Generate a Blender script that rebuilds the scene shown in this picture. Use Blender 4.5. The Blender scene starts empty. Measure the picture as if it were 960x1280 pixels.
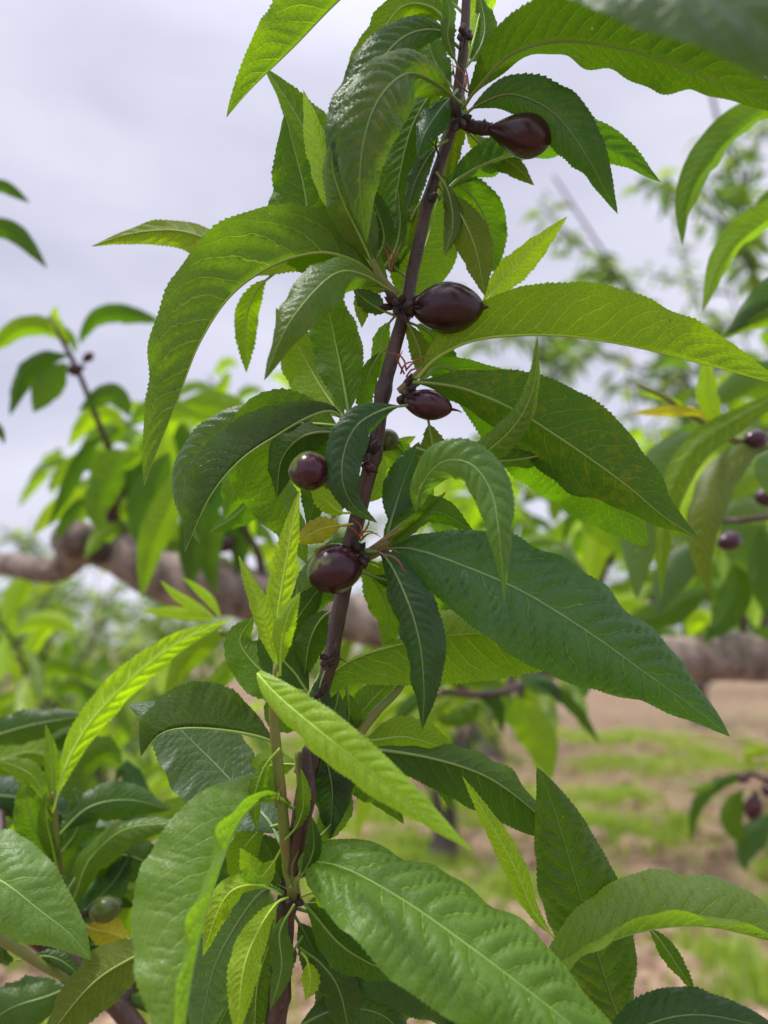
import bpy, math, random
import numpy as np
from mathutils import Vector, Matrix

random.seed(7)
RNG = np.random.default_rng(7)
S = bpy.context.scene
COL = S.collection
R = math.radians

# ------------------------------------------------------------------ camera
FPX = 924.0                       # focal length in photograph pixels (26 mm on a 36 mm long side)
CAM = np.array([0.0, 0.0, 1.35])
PITCH = R(10.4)
cam_d = bpy.data.cameras.new('camera')
cam = bpy.data.objects.new('camera', cam_d)
COL.objects.link(cam)
cam.location = CAM
cam.rotation_euler = (R(90) + PITCH, 0, 0)
cam_d.sensor_fit = 'VERTICAL'
cam_d.sensor_height = 36.0
cam_d.lens = 26.0
cam_d.clip_start = 0.02
cam_d.clip_end = 2000
cam_d.dof.use_dof = True
cam_d.dof.focus_distance = 0.328
cam_d.dof.aperture_fstop = 4.7
cam_d.dof.aperture_blades = 0
S.camera = cam
CR = np.array([1.0, 0, 0])
CF = np.array([0, math.cos(PITCH), math.sin(PITCH)])
CU = np.array([0, -math.sin(PITCH), math.cos(PITCH)])

def P(x, y, d):
    return CAM + d * (CF + CR * (x - 480) / FPX - CU * (y - 640) / FPX)

# ------------------------------------------------------------------ world + sun
SUN_EL, SUN_ROT = R(64), R(-105)
W = bpy.data.worlds.new('World')
S.world = W
W.use_nodes = True
nt = W.node_tree
for n in list(nt.nodes):
    nt.nodes.remove(n)
wo = nt.nodes.new('ShaderNodeOutputWorld')
bg = nt.nodes.new('ShaderNodeBackground')
sky = nt.nodes.new('ShaderNodeTexSky')
sky.sky_type = 'NISHITA'
sky.sun_disc = False
sky.sun_elevation = SUN_EL
sky.sun_rotation = SUN_ROT
tc = nt.nodes.new('ShaderNodeTexCoord')
mp = nt.nodes.new('ShaderNodeMapping')
mp.inputs['Scale'].default_value = (1.0, 1.0, 2.6)
mp.inputs['Location'].default_value = (1.7, 0.35, 0.4)
no = nt.nodes.new('ShaderNodeTexNoise')
no.inputs['Scale'].default_value = 1.5
no.inputs['Detail'].default_value = 5
no.inputs['Roughness'].default_value = 0.5
cr = nt.nodes.new('ShaderNodeValToRGB')
cr.color_ramp.elements[0].position = 0.36
cr.color_ramp.elements[0].color = (6.6, 6.6, 8.2, 1)
cr.color_ramp.elements[1].position = 0.56
cr.color_ramp.elements[1].color = (9.0, 8.9, 10.3, 1)
mx = nt.nodes.new('ShaderNodeMix')
mx.data_type = 'RGBA'
mx.inputs[0].default_value = 0.88
nt.links.new(tc.outputs['Generated'], mp.inputs[0])
nt.links.new(mp.outputs[0], no.inputs[0])
nt.links.new(no.outputs[0], cr.inputs[0])
nt.links.new(sky.outputs[0], mx.inputs[6])
nt.links.new(cr.outputs[0], mx.inputs[7])
sx_ = nt.nodes.new('ShaderNodeSeparateXYZ')
nt.links.new(tc.outputs['Generated'], sx_.inputs[0])
mr = nt.nodes.new('ShaderNodeMapRange')
mr.interpolation_type = 'SMOOTHSTEP'
for i_, v_ in enumerate((0.62, 1.0, 1.0, 3.0)):
    mr.inputs[1 + i_].default_value = v_
nt.links.new(sx_.outputs[2], mr.inputs[0])
vm_ = nt.nodes.new('ShaderNodeVectorMath')
vm_.operation = 'SCALE'
nt.links.new(mx.outputs[2], vm_.inputs[0])
nt.links.new(mr.outputs[0], vm_.inputs[3])
nt.links.new(vm_.outputs[0], bg.inputs[0])
bg.inputs[1].default_value = 0.083
nt.links.new(bg.outputs[0], wo.inputs[0])

sd = bpy.data.lights.new('sun', 'SUN')
sd.energy = 2.5
sd.angle = R(4)
sd.color = (1.0, 0.965, 0.9)
sun = bpy.data.objects.new('sun', sd)
COL.objects.link(sun)
sdir = Vector((math.sin(SUN_ROT) * math.cos(SUN_EL), math.cos(SUN_ROT) * math.cos(SUN_EL), math.sin(SUN_EL)))
sun.rotation_euler = sdir.to_track_quat('Z', 'Y').to_euler()
sun.location = (0, 0, 10)

S.view_settings.view_transform = 'Standard'
S.view_settings.look = 'None'
S.view_settings.exposure = 0.3
S.view_settings.gamma = 1.0
S.view_settings.use_curve_mapping = False
S.cycles.max_bounces = 8
S.cycles.transmission_bounces = 6
S.cycles.diffuse_bounces = 4

# ------------------------------------------------------------------ node helpers
def newmat(name):
    m = bpy.data.materials.new(name)
    m.use_nodes = True
    t = m.node_tree
    for n in list(t.nodes):
        t.nodes.remove(n)
    out = t.nodes.new('ShaderNodeOutputMaterial')
    return m, t, out

def nd(t, kind, **kw):
    n = t.nodes.new('ShaderNode' + kind)
    for k, v in kw.items():
        setattr(n, k, v)
    return n

def lk(t, a, b):
    t.links.new(a, b)

def math_n(t, op, a, b=None, c=None, clamp=False):
    n = t.nodes.new('ShaderNodeMath')
    n.operation = op
    n.use_clamp = clamp
    for i, v in enumerate((a, b, c)):
        if v is None:
            continue
        if isinstance(v, (int, float)):
            n.inputs[i].default_value = v
        else:
            t.links.new(v, n.inputs[i])
    return n.outputs[0]

def mixc(t, f, a, b, mode='MIX'):
    n = t.nodes.new('ShaderNodeMix')
    n.data_type = 'RGBA'
    n.blend_type = mode
    for i, v in ((0, f), (6, a), (7, b)):
        if isinstance(v, (int, float)):
            n.inputs[i].default_value = v
        elif isinstance(v, tuple):
            n.inputs[i].default_value = v
        else:
            t.links.new(v, n.inputs[i])
    return n.outputs[2]

def maprange(t, v, a, b, c, d, smooth=False):
    n = t.nodes.new('ShaderNodeMapRange')
    if smooth:
        n.interpolation_type = 'SMOOTHSTEP'
    t.links.new(v, n.inputs[0])
    for i, x in enumerate((a, b, c, d)):
        n.inputs[1 + i].default_value = x
    return n.outputs[0]

def noise(t, vec, scale, detail=3, rough=0.5):
    n = t.nodes.new('ShaderNodeTexNoise')
    n.inputs['Scale'].default_value = scale
    n.inputs['Detail'].default_value = detail
    n.inputs['Roughness'].default_value = rough
    if vec is not None:
        t.links.new(vec, n.inputs['Vector'])
    return n.outputs[0]

# ------------------------------------------------------------------ materials
def leaf_material(name, fine=True):
    m, t, out = newmat(name)
    oi = nd(t, 'ObjectInfo')
    geo = nd(t, 'NewGeometry')
    tco = nd(t, 'TexCoord')
    vadd = nd(t, 'VectorMath', operation='ADD')
    lk(t, tco.outputs['Object'], vadd.inputs[0])
    comb = nd(t, 'CombineXYZ')
    lk(t, math_n(t, 'MULTIPLY', oi.outputs['Random'], 9.0), comb.inputs[0])
    lk(t, comb.outputs[0], vadd.inputs[1])
    co = vadd.outputs[0]
    back = geo.outputs['Backfacing']
    at = nd(t, 'Attribute', attribute_name='vein')
    sep = nd(t, 'SeparateXYZ')
    lk(t, at.outputs['Vector'], sep.inputs[0])
    s, v, tt = sep.outputs
    # side veins
    wob = math_n(t, 'MULTIPLY', math_n(t, 'SUBTRACT', noise(t, co, 110, 2), 0.5), 0.5)
    s2 = math_n(t, 'ADD', s, wob)
    fr = math_n(t, 'ABSOLUTE', math_n(t, 'SUBTRACT', math_n(t, 'FRACT', s2), 0.5))      # 0.5 at the vein, 0 between
    dist = math_n(t, 'SUBTRACT', 0.5, fr)
    vm = maprange(t, dist, 0.014, 0.060, 1, 0, True)
    vfade = maprange(t, v, 0.70, 0.97, 1, 0)
    vein1 = math_n(t, 'MULTIPLY', vm, vfade)
    # network of small veins
    vo = nd(t, 'TexVoronoi', feature='DISTANCE_TO_EDGE')
    vo.inputs['Scale'].default_value = 560
    lk(t, co, vo.inputs['Vector'])
    net = maprange(t, vo.outputs['Distance'], 0.02, 0.16, 1, 0)
    vo2 = nd(t, 'TexVoronoi', feature='DISTANCE_TO_EDGE')
    vo2.inputs['Scale'].default_value = 1300
    lk(t, co, vo2.inputs['Vector'])
    net2 = maprange(t, vo2.outputs['Distance'], 0.0, 0.25, 1, 0)
    netm = math_n(t, 'ADD', math_n(t, 'MULTIPLY', net, 0.22), math_n(t, 'MULTIPLY', net2, 0.14))
    veins = math_n(t, 'MAXIMUM', vein1, netm)
    # base colours
    big = noise(t, co, 45, 4, 0.6)
    col = oi.outputs['Color']
    c1 = mixc(t, maprange(t, big, 0.3, 0.7, 0, 0.35), col, mixc(t, 1.0, col, (1.25, 1.15, 0.65, 1), 'MULTIPLY'))
    # mottling of ageing / mosaic on some leaves, amount in the colour's alpha
    mot = noise(t, co, 170, 5, 0.72)
    mo2 = noise(t, co, 35, 3, 0.6)
    mm = math_n(t, 'MULTIPLY', maprange(t, math_n(t, 'ADD', mot, math_n(t, 'MULTIPLY', mo2, 0.8)), 0.88, 1.05, 0, 1, True),
                math_n(t, 'SUBTRACT', 1.0, oi.outputs['Alpha']))
    c1 = mixc(t, math_n(t, 'MULTIPLY', mm, maprange(t, vein1, 0, 1, 1.0, 0.35)), c1, (0.115, 0.13, 0.015, 1))
    # small blemishes
    spt = noise(t, co, 260, 2, 0.4)
    sm = maprange(t, spt, 0.765, 0.79, 0, 0.8)
    c1 = mixc(t, sm, c1, (0.09, 0.035, 0.012, 1))
    tipm = math_n(t, 'MULTIPLY', maprange(t, math_n(t, 'ADD', tt, math_n(t, 'MULTIPLY', big, 0.06)), 1.005, 1.03, 0, 0.8), math_n(t, 'GREATER_THAN', oi.outputs['Random'], 0.72))
    c1 = mixc(t, tipm, c1, (0.07, 0.045, 0.015, 1))
    dv = nd(t, 'TexVoronoi')
    dv.inputs['Scale'].default_value = 210
    lk(t, co, dv.inputs['Vector'])
    dust = math_n(t, 'MULTIPLY', maprange(t, dv.outputs['Distance'], 0.06, 0.13, 1, 0), maprange(t, noise(t, co, 60, 2), 0.54, 0.62, 0, 0.4))
    c1 = mixc(t, dust, c1, (0.26, 0.27, 0.20, 1))
    hs = nd(t, 'HueSaturation')
    hs.inputs['Saturation'].default_value = 0.95
    hs.inputs['Value'].default_value = 1.05
    lk(t, c1, hs.inputs['Color'])
    topc = mixc(t, math_n(t, 'MULTIPLY', veins, 0.5), c1, mixc(t, 1.0, c1, (3.2, 2.5, 2.2, 1), 'MULTIPLY'))
    undc = mixc(t, math_n(t, 'MULTIPLY', veins, 0.8), hs.outputs[0], mixc(t, 1.0, hs.outputs[0], (3.0, 2.4, 2.6, 1), 'MULTIPLY'))
    base = mixc(t, back, topc, undc)
    # light that comes through the blade: yellower and brighter
    trc0 = mixc(t, 1.0, c1, (2.9, 3.15, 0.22, 1), 'MULTIPLY')
    tvm = math_n(t, 'MULTIPLY', veins, 0.8)
    trc = mixc(t, tvm, trc0, mixc(t, 1.0, trc0, (2.2, 1.8, 4.0, 1), 'MULTIPLY'))
    # bump
    fine_n = noise(t, co, 1500, 2, 0.5)
    h = math_n(t, 'ADD', math_n(t, 'MULTIPLY', vein1, -1.0), math_n(t, 'MULTIPLY', netm, -0.55))
    h = math_n(t, 'ADD', h, math_n(t, 'MULTIPLY', fine_n, 0.25))
    h = math_n(t, 'ADD', h, math_n(t, 'MULTIPLY', noise(t, co, 170, 2), 0.9))
    bump = nd(t, 'Bump')
    bump.inputs['Strength'].default_value = 0.55
    bump.inputs['Distance'].default_value = 0.0007
    lk(t, h, bump.inputs['Height'])
    pr = nd(t, 'BsdfPrincipled')
    lk(t, base, pr.inputs['Base Color'])
    rg = math_n(t, 'ADD', maprange(t, big, 0.3, 0.7, 0.27, 0.40), math_n(t, 'MULTIPLY', back, 0.25))
    lk(t, rg, pr.inputs['Roughness'])
    lk(t, maprange(t, back, 0, 1, 0.52, 0.20), pr.inputs['Specular IOR Level'])
    lk(t, bump.outputs[0], pr.inputs['Normal'])
    tl = nd(t, 'BsdfTranslucent')
    lk(t, trc, tl.inputs['Color'])
    lk(t, bump.outputs[0], tl.inputs['Normal'])
    mxs = nd(t, 'MixShader')
    mxs.inputs[0].default_value = 0.42
    lk(t, pr.outputs[0], mxs.inputs[1])
    lk(t, tl.outputs[0], mxs.inputs[2])
    lk(t, mxs.outputs[0], out.inputs[0])
    return m

def rib_material():
    m, t, out = newmat('midrib_green')
    oi = nd(t, 'ObjectInfo')
    pr = nd(t, 'BsdfPrincipled')
    tco = nd(t, 'TexCoord')
    c = mixc(t, maprange(t, noise(t, tco.outputs['Object'], 120, 2), 0.35, 0.7, 0, 0.15), oi.outputs['Color'], (0.30, 0.22, 0.08, 1))
    lk(t, c, pr.inputs['Base Color'])
    pr.inputs['Roughness'].default_value = 0.42
    pr.inputs['Subsurface Weight'].default_value = 0.25
    pr.inputs['Subsurface Radius'].default_value = (0.002, 0.003, 0.001)
    pr.inputs['Subsurface Scale'].default_value = 0.4
    lk(t, pr.outputs[0], out.inputs[0])
    return m

def bark_material(name, c1, c2, c3, sc=1.0, rough=0.6, bumpd=0.0006):
    m, t, out = newmat(name)
    tco = nd(t, 'TexCoord')
    mp_ = nd(t, 'Mapping')
    mp_.inputs['Scale'].default_value = (1, 1, 0.35)
    lk(t, tco.outputs['Object'], mp_.inputs[0])
    a = noise(t, mp_.outputs[0], 110 * sc, 5, 0.65)
    b = noise(t, tco.outputs['Object'], 420 * sc, 3, 0.6)
    e = noise(t, tco.outputs['Object'], 28 * sc, 4, 0.6)
    c = mixc(t, maprange(t, a, 0.38, 0.64, 0, 1), c1, c2)
    c = mixc(t, maprange(t, b, 0.60, 0.70, 0, 0.8), c, c3)
    c = mixc(t, maprange(t, e, 0.52, 0.72, 0, 0.35), c, c3)
    pr = nd(t, 'BsdfPrincipled')
    lk(t, c, pr.inputs['Base Color'])
    pr.inputs['Roughness'].default_value = rough
    bump = nd(t, 'Bump')
    bump.inputs['Strength'].default_value = 0.8
    bump.inputs['Distance'].default_value = bumpd
    lk(t, math_n(t, 'ADD', a, math_n(t, 'MULTIPLY', b, 0.4)), bump.inputs['Height'])
    lk(t, bump.outputs[0], pr.inputs['Normal'])
    lk(t, pr.outputs[0], out.inputs[0])
    return m

def fruit_material():
    m, t, out = newmat('fruit_skin')
    oi = nd(t, 'ObjectInfo')
    tco = nd(t, 'TexCoord')
    vadd = nd(t, 'VectorMath', operation='ADD')
    comb = nd(t, 'CombineXYZ')
    lk(t, math_n(t, 'MULTIPLY', oi.outputs['Random'], 5.0), comb.inputs[0])
    lk(t, tco.outputs['Object'], vadd.inputs[0])
    lk(t, comb.outputs[0], vadd.inputs[1])
    co = vadd.outputs[0]
    n1 = noise(t, co, 75, 3, 0.55)
    n2 = noise(t, co, 900, 3, 0.6)
    at = nd(t, 'Attribute', attribute_name='blush')
    f = math_n(t, 'ADD', n1, math_n(t, 'MULTIPLY', at.outputs['Fac'], 0.45))
    f = math_n(t, 'SUBTRACT', f, math_n(t, 'MULTIPLY', oi.outputs['Alpha'], 0.72))
    g = maprange(t, f, 0.33, 0.43, 0, 1, True)
    c = mixc(t, g, oi.outputs['Color'], (0.095, 0.14, 0.022, 1))
    st = mixc(t, maprange(t, noise(t, co, 240, 4, 0.7), 0.4, 0.7, 0, 0.55), c, (0.058, 0.008, 0.017, 1))
    c = mixc(t, maprange(t, n2, 0.68, 0.74, 0, 0.22), st, (0.22, 0.13, 0.09, 1))
    pr = nd(t, 'BsdfPrincipled')
    lk(t, c, pr.inputs['Base Color'])
    lk(t, maprange(t, n1, 0.3, 0.7, 0.14, 0.34), pr.inputs['Roughness'])
    pr.inputs['Coat Weight'].default_value = 0.1
    pr.inputs['Specular IOR Level'].default_value = 0.4
    pr.inputs['Coat Roughness'].default_value = 0.15
    bump = nd(t, 'Bump')
    bump.inputs['Strength'].default_value = 0.25
    bump.inputs['Distance'].default_value = 0.0003
    lk(t, math_n(t, 'ADD', n2, math_n(t, 'MULTIPLY', n1, 1.0)), bump.inputs['Height'])
    lk(t, bump.outputs[0], pr.inputs['Normal'])
    lk(t, pr.outputs[0], out.inputs[0])
    return m

def simple_material(name, col, rough=0.6, var=None, scale=60):
    m, t, out = newmat(name)
    tco = nd(t, 'TexCoord')
    pr = nd(t, 'BsdfPrincipled')
    c = mixc(t, maprange(t, noise(t, tco.outputs['Object'], scale, 4, 0.6), 0.35, 0.65, 0, 1), tuple(col) + (1,), tuple(var or [x * 0.6 for x in col]) + (1,))
    lk(t, c, pr.inputs['Base Color'])
    pr.inputs['Roughness'].default_value = rough
    lk(t, pr.outputs[0], out.inputs[0])
    return m

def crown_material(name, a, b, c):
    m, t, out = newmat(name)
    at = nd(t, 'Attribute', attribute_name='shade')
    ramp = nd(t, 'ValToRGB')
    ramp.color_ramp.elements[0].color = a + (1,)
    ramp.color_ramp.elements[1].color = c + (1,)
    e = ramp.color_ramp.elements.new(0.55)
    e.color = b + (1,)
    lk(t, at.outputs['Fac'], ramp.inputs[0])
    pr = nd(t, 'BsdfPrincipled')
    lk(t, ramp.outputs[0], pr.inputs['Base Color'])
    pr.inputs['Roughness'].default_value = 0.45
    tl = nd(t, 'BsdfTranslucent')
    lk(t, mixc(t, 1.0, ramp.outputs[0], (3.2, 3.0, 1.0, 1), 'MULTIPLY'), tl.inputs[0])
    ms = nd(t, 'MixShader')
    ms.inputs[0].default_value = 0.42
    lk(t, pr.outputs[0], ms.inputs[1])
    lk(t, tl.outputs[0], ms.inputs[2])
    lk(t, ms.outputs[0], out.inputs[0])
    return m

M_LEAF = leaf_material('leaf_blade')
M_RIB = rib_material()
M_STEM = bark_material('young_bark', (0.032, 0.015, 0.014, 1), (0.085, 0.040, 0.032, 1), (0.11, 0.085, 0.055, 1), 1.0, 0.42, 0.0007)
M_LIMB = bark_material('limb_bark', (0.13, 0.092, 0.075, 1), (0.36, 0.285, 0.235, 1), (0.06, 0.045, 0.035, 1), 0.30, 0.8, 0.006)
M_TRUNK = bark_material('trunk_bark', (0.07, 0.055, 0.05, 1), (0.12, 0.09, 0.08, 1), (0.035, 0.03, 0.028, 1), 0.1, 0.85, 0.01)
M_FRUIT = fruit_material()
M_BUD = simple_material('bud_scale_brown', (0.05, 0.018, 0.014), 0.6, (0.018, 0.010, 0.010), 300)
M_RED = simple_material('stipule_red', (0.30, 0.035, 0.03), 0.5, (0.18, 0.10, 0.03), 200)
M_GREENSTEM = simple_material('green_shoot', (0.16, 0.22, 0.035), 0.42, (0.20, 0.16, 0.05), 90)
M_PORE = simple_material('bark_pore', (0.22, 0.16, 0.11), 0.8, (0.16, 0.10, 0.07), 200)
M_CUT = simple_material('pruning_scar', (0.035, 0.028, 0.026), 0.9, (0.07, 0.05, 0.045), 90)
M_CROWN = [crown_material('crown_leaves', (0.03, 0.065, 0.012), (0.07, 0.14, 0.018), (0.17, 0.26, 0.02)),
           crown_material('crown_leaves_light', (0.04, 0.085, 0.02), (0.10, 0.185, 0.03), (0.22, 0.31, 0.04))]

# ------------------------------------------------------------------ generic geometry
def smooth_path(pts, n):
    pts = np.asarray(pts, float)
    if len(pts) == 2:
        u = np.linspace(0, 1, n)[:, None]
        return pts[0] * (1 - u) + pts[1] * u
    q = np.vstack([2 * pts[0] - pts[1], pts, 2 * pts[-1] - pts[-2]])
    out = []
    m = 24
    for i in range(1, len(q) - 2):
        p0, p1, p2, p3 = q[i - 1], q[i], q[i + 1], q[i + 2]
        for k in range(m):
            u = k / m
            out.append(0.5 * ((2 * p1) + (-p0 + p2) * u + (2 * p0 - 5 * p1 + 4 * p2 - p3) * u * u + (-p0 + 3 * p1 - 3 * p2 + p3) * u ** 3))
    out.append(q[-2])
    out = np.array(out)
    seg = np.r_[0, np.cumsum(np.linalg.norm(np.diff(out, axis=0), axis=1))]
    u = np.linspace(0, seg[-1], n)
    return np.stack([np.interp(u, seg, out[:, k]) for k in range(3)], 1)

def norm(a):
    return a / np.maximum(np.linalg.norm(a, axis=-1, keepdims=True), 1e-12)

def mesh_of(name, verts, faces, mat, attrs=None, smooth=True):
    me = bpy.data.meshes.new(name)
    verts = np.asarray(verts, np.float32)
    faces = np.asarray(faces, np.int32)
    k = faces.shape[1]
    me.vertices.add(len(verts))
    me.vertices.foreach_set('co', verts.ravel())
    me.loops.add(faces.size)
    me.loops.foreach_set('vertex_index', faces.ravel())
    me.polygons.add(len(faces))
    me.polygons.foreach_set('loop_start', np.arange(0, faces.size, k, dtype=np.int32))
    me.polygons.foreach_set('loop_total', np.full(len(faces), k, dtype=np.int32))
    me.polygons.foreach_set('use_smooth', np.full(len(faces), smooth))
    for an, (typ, data) in (attrs or {}).items():
        a = me.attributes.new(an, typ, 'POINT')
        a.data.foreach_set('vector' if typ == 'FLOAT_VECTOR' else 'value', np.asarray(data, np.float32).ravel())
    me.update(calc_edges=True)
    me.materials.append(mat)
    return me

def link(name, me, parent=None, loc=None, color=None):
    o = bpy.data.objects.new(name, me)
    COL.objects.link(o)
    if parent is not None:
        o.parent = parent
    if loc is not None:
        o.location = tuple(loc)
    if color is not None:
        o.color = color
    return o

ORIG = {}
def thing(name, label, cat, loc, group=None):
    o = bpy.data.objects.new(name, None)
    o.empty_display_size = 0.02
    COL.objects.link(o)
    o.location = tuple(loc)
    o['label'] = label
    o['category'] = cat
    if group:
        o['group'] = group
    ORIG[o.name] = np.array(loc, float)
    return o

def rel(world, parent):
    return np.asarray(world) - ORIG.get(parent.name, 0)

def tube_geo(path, rad, seg=10, lump=0.0, cap=True):
    path = np.asarray(path, float)
    n = len(path)
    T = norm(np.gradient(path, axis=0))
    ref = np.array([0.31, 0.2, 0.93]) if abs(T[0] @ np.array([0.31, 0.2, 0.93])) < 0.9 else np.array([1.0, 0, 0])
    N = np.zeros_like(T)
    v = norm(np.cross(T[0], ref))
    for i in range(n):
        v = norm(v - T[i] * (v @ T[i]))
        N[i] = v
    B = np.cross(T, N)
    a = np.linspace(0, 2 * math.pi, seg, endpoint=False)
    rad = np.asarray(rad, float) * np.ones(n)
    rr = rad[:, None] * np.ones(seg)[None]
    if lump:
        rr = rr * (1 + lump * (RNG.random((n, seg)) - 0.5))
    V = path[:, None] + rr[..., None] * (np.cos(a)[None, :, None] * N[:, None] + np.sin(a)[None, :, None] * B[:, None])
    V = V.reshape(-1, 3)
    i, j = np.meshgrid(np.arange(n - 1), np.arange(seg), indexing='ij')
    j2 = (j + 1) % seg
    F = np.stack([i * seg + j, i * seg + j2, (i + 1) * seg + j2, (i + 1) * seg + j], -1).reshape(-1, 4)
    if cap:
        V = np.vstack([V, path[:1] - T[:1] * rad[0] * 0.3, path[-1:] + T[-1:] * rad[-1] * 0.3])
        c0, c1 = n * seg, n * seg + 1
        jj = np.arange(seg)
        F = np.vstack([F, np.stack([np.full(seg, c0), (jj + 1) % seg, jj, jj], -1), np.stack([np.full(seg, c1), (n - 1) * seg + jj, (n - 1) * seg + (jj + 1) % seg, (n - 1) * seg + (jj + 1) % seg], -1)])
    return V, F

def tri_fix(F):
    """quads whose last two corners coincide become triangles, all faces returned as triangles"""
    a = F[F[:, 2] != F[:, 3]]
    b = F[F[:, 2] == F[:, 3]]
    out = np.vstack([a[:, [0, 1, 2]], a[:, [0, 2, 3]], b[:, :3]])
    return out

def tube(name, pts, rad, mat, parent, n=40, seg=10, lump=0.0, color=None, raw=False):
    path = pts if raw else smooth_path(pts, n)
    rad = np.interp(np.linspace(0, 1, len(path)), np.linspace(0, 1, len(np.atleast_1d(rad))), np.atleast_1d(rad))
    base = path[0]
    V, F = tube_geo(path - base, rad, seg, lump)
    me = mesh_of(name, V, tri_fix(F), mat)
    return link(name, me, parent, rel(base, parent) if parent else base, color)

# ------------------------------------------------------------------ peach leaf
TT = np.array([0, .03, .08, .16, .28, .42, .56, .70, .82, .91, .97, 1.0])
WW = np.array([.06, .17, .36, .60, .86, 1.0, .95, .75, .49, .26, .10, 0.0])

def prof(t, pk):
    tw = t ** (math.log(0.46) / math.log(pk))
    x = np.interp(tw, TT, WW)
    return x

DK = (0.026, 0.070, 0.026)
DG = (0.038, 0.086, 0.013)
MD = (0.058, 0.120, 0.013)
LT = (0.096, 0.172, 0.012)
YG = (0.190, 0.305, 0.015)
YL = (0.30, 0.30, 0.025)
OL = (0.068, 0.105, 0.016)
N_LEAF = [0]

def leaf(parent, pts, d, Wp, L=10, R_=10, face='T', col=MD, pk=0.46, pet=16, curl=18, mot=0.0, q=None, wave=1.0, label=None, rib=True, quilt=1.0):
    """pts: midrib in photograph pixels from the petiole's foot to the tip, d: distance(s) from the camera in metres,
    Wp: real half width in pixels at that distance, L / R_: how far each half turns away from facing the lens (degrees)"""
    N_LEAF[0] += 1
    rs = np.random.default_rng(N_LEAF[0] * 13 + 5)
    pts = np.asarray(pts, float)
    seg = np.r_[0, np.cumsum(np.linalg.norm(np.diff(pts, axis=0), axis=1))]
    total = seg[-1]
    dd = np.interp(seg / total, np.linspace(0, 1, len(np.atleast_1d(d))), np.atleast_1d(d))
    p3 = np.array([P(x, y, z) for (x, y), z in zip(pts, dd)])
    rows = int(np.clip(total / 1.5, 26, 330)) if q is None else q
    cols = 8 if q is None else 3
    full = smooth_path(p3, rows + 20)
    k0 = int(round((rows + 20) * min(0.4, pet / total)))
    path = smooth_path(full[k0:], rows)
    n = len(path)
    t = np.linspace(0, 1, n)
    length = np.linalg.norm(np.diff(path, axis=0), axis=1).sum()
    dmean = float(np.mean(dd))
    Wm = 0.95 * Wp * dmean / FPX
    T = norm(np.gradient(path, axis=0))
    view = norm(path - CAM)
    # frame: side vector across the view, normal away from the lens
    side = norm(np.cross(view, T))
    # left of travel on screen
    if (side[n // 2] @ CR) * (-(T[n // 2] @ CU)) + (side[n // 2] @ CU) * (T[n // 2] @ CR) < 0:
        side = -side
    # keep the frame from flipping
    for i in range(1, n):
        if side[i] @ side[i - 1] < 0:
            side[i] = -side[i]
    # soften quick turns of the frame
    for _ in range(6):
        side[1:-1] = (side[:-2] + 2 * side[1:-1] + side[2:]) / 4
        side = norm(side - T * np.sum(side * T, 1, keepdims=True))
    away = norm(np.cross(side, T))
    if np.mean(np.sum(away * view, 1)) < 0:
        away = -away
    w = prof(t, pk) * Wm
    V = [None] * (2 * cols + 1)
    A = [None] * (2 * cols + 1)
    spacing = length / (rs.uniform(14.5, 20))
    nrm_side = []
    sc = 1 if face == 'T' else -1        # the upper face looks towards the camera for 'T'
    ph = rs.uniform(0, 6.28, 6)
    for sgn, ang in ((1, L), (-1, R_)):
        ang = np.interp(t, np.linspace(0, 1, len(np.atleast_1d(ang))), np.atleast_1d(ang).astype(float))
        pos = path.copy()
        off = 0.25 if sgn > 0 else 0.72
        for j in range(cols + 1):
            v = j / cols
            if j > 0:
                vm = (j - 0.5) / cols
                # margins curl; gentle waves of the rim
                wv = 12 * wave * vm * np.sin(t * 9 + ph[0] + sgn) + 8 * wave * vm * np.sin(t * 25 + ph[1] * sgn) + 8 * wave * vm * vm * np.sin(t * 47 + ph[5] * sgn)
                th = np.radians(ang + curl * (vm - 0.4) + wv)
                dirn = sgn * side * np.cos(th)[:, None] + away * np.sin(th)[:, None]
                pos = pos + dirn * (w / cols)[:, None]
            x = t * length
            sv = (x - Wm * (0.55 * v + 0.55 * v ** 3)) / spacing + off + 0.16 * np.sin(t * 9 + ph[2] * sgn) + 0.12 * np.sin(t * 21 + ph[3] + sgn) + 0.10 * np.sin(t * 43 + ph[4] * sgn)
            # blade surface rises between the side veins
            th2 = np.radians(ang)
            nloc = -away * np.cos(th2)[:, None] + sgn * side * np.sin(th2)[:, None]   # towards the lens at 0 deg
            bul = np.abs(np.sin(np.pi * sv)) ** 0.7 * math.sin(math.pi * min(1, v * 1.02)) ** 0.8
            hgt = quilt * 0.19 * spacing * bul * np.clip(w / Wm * 1.4, 0, 1)
            pp = pos + nloc * (sc * hgt)[:, None]
            if j == cols and q is None:
                xx = x / (dmean / FPX)            # arc length in pixels
                fr = np.mod(xx / 6.2 + 0.13 * np.sin(xx * 0.11 + ph[4]), 1.0)
                saw = (fr ** 1.4 - 0.4) * 2.9 * dmean / FPX * np.clip(w / Wm * 2, 0, 1) * (0.75 + 0.35 * np.sin(xx * 0.07 + ph[5])) * rs.uniform(0.7, 1.1, n)
                pp = pp + dirn * saw[:, None]
            idx = cols - j if sgn > 0 else cols + j
            V[idx] = pp
            A[idx] = np.stack([sv, np.full(n, v), t], 1)
    V = np.stack(V, 1)
    A = np.stack(A, 1)
    C = 2 * cols + 1
    base = full[0]
    i, j = np.meshgrid(np.arange(n - 1), np.arange(C - 1), indexing='ij')
    F = np.stack([i * C + j, (i + 1) * C + j, (i + 1) * C + j + 1, i * C + j + 1], -1).reshape(-1, 4)
    # orientation: make the mesh normal match the upper face
    nn = np.cross(T[n // 2], -side[n // 2])
    want = -away[n // 2] * sc
    if nn @ want < 0:
        F = F[:, ::-1]
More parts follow.
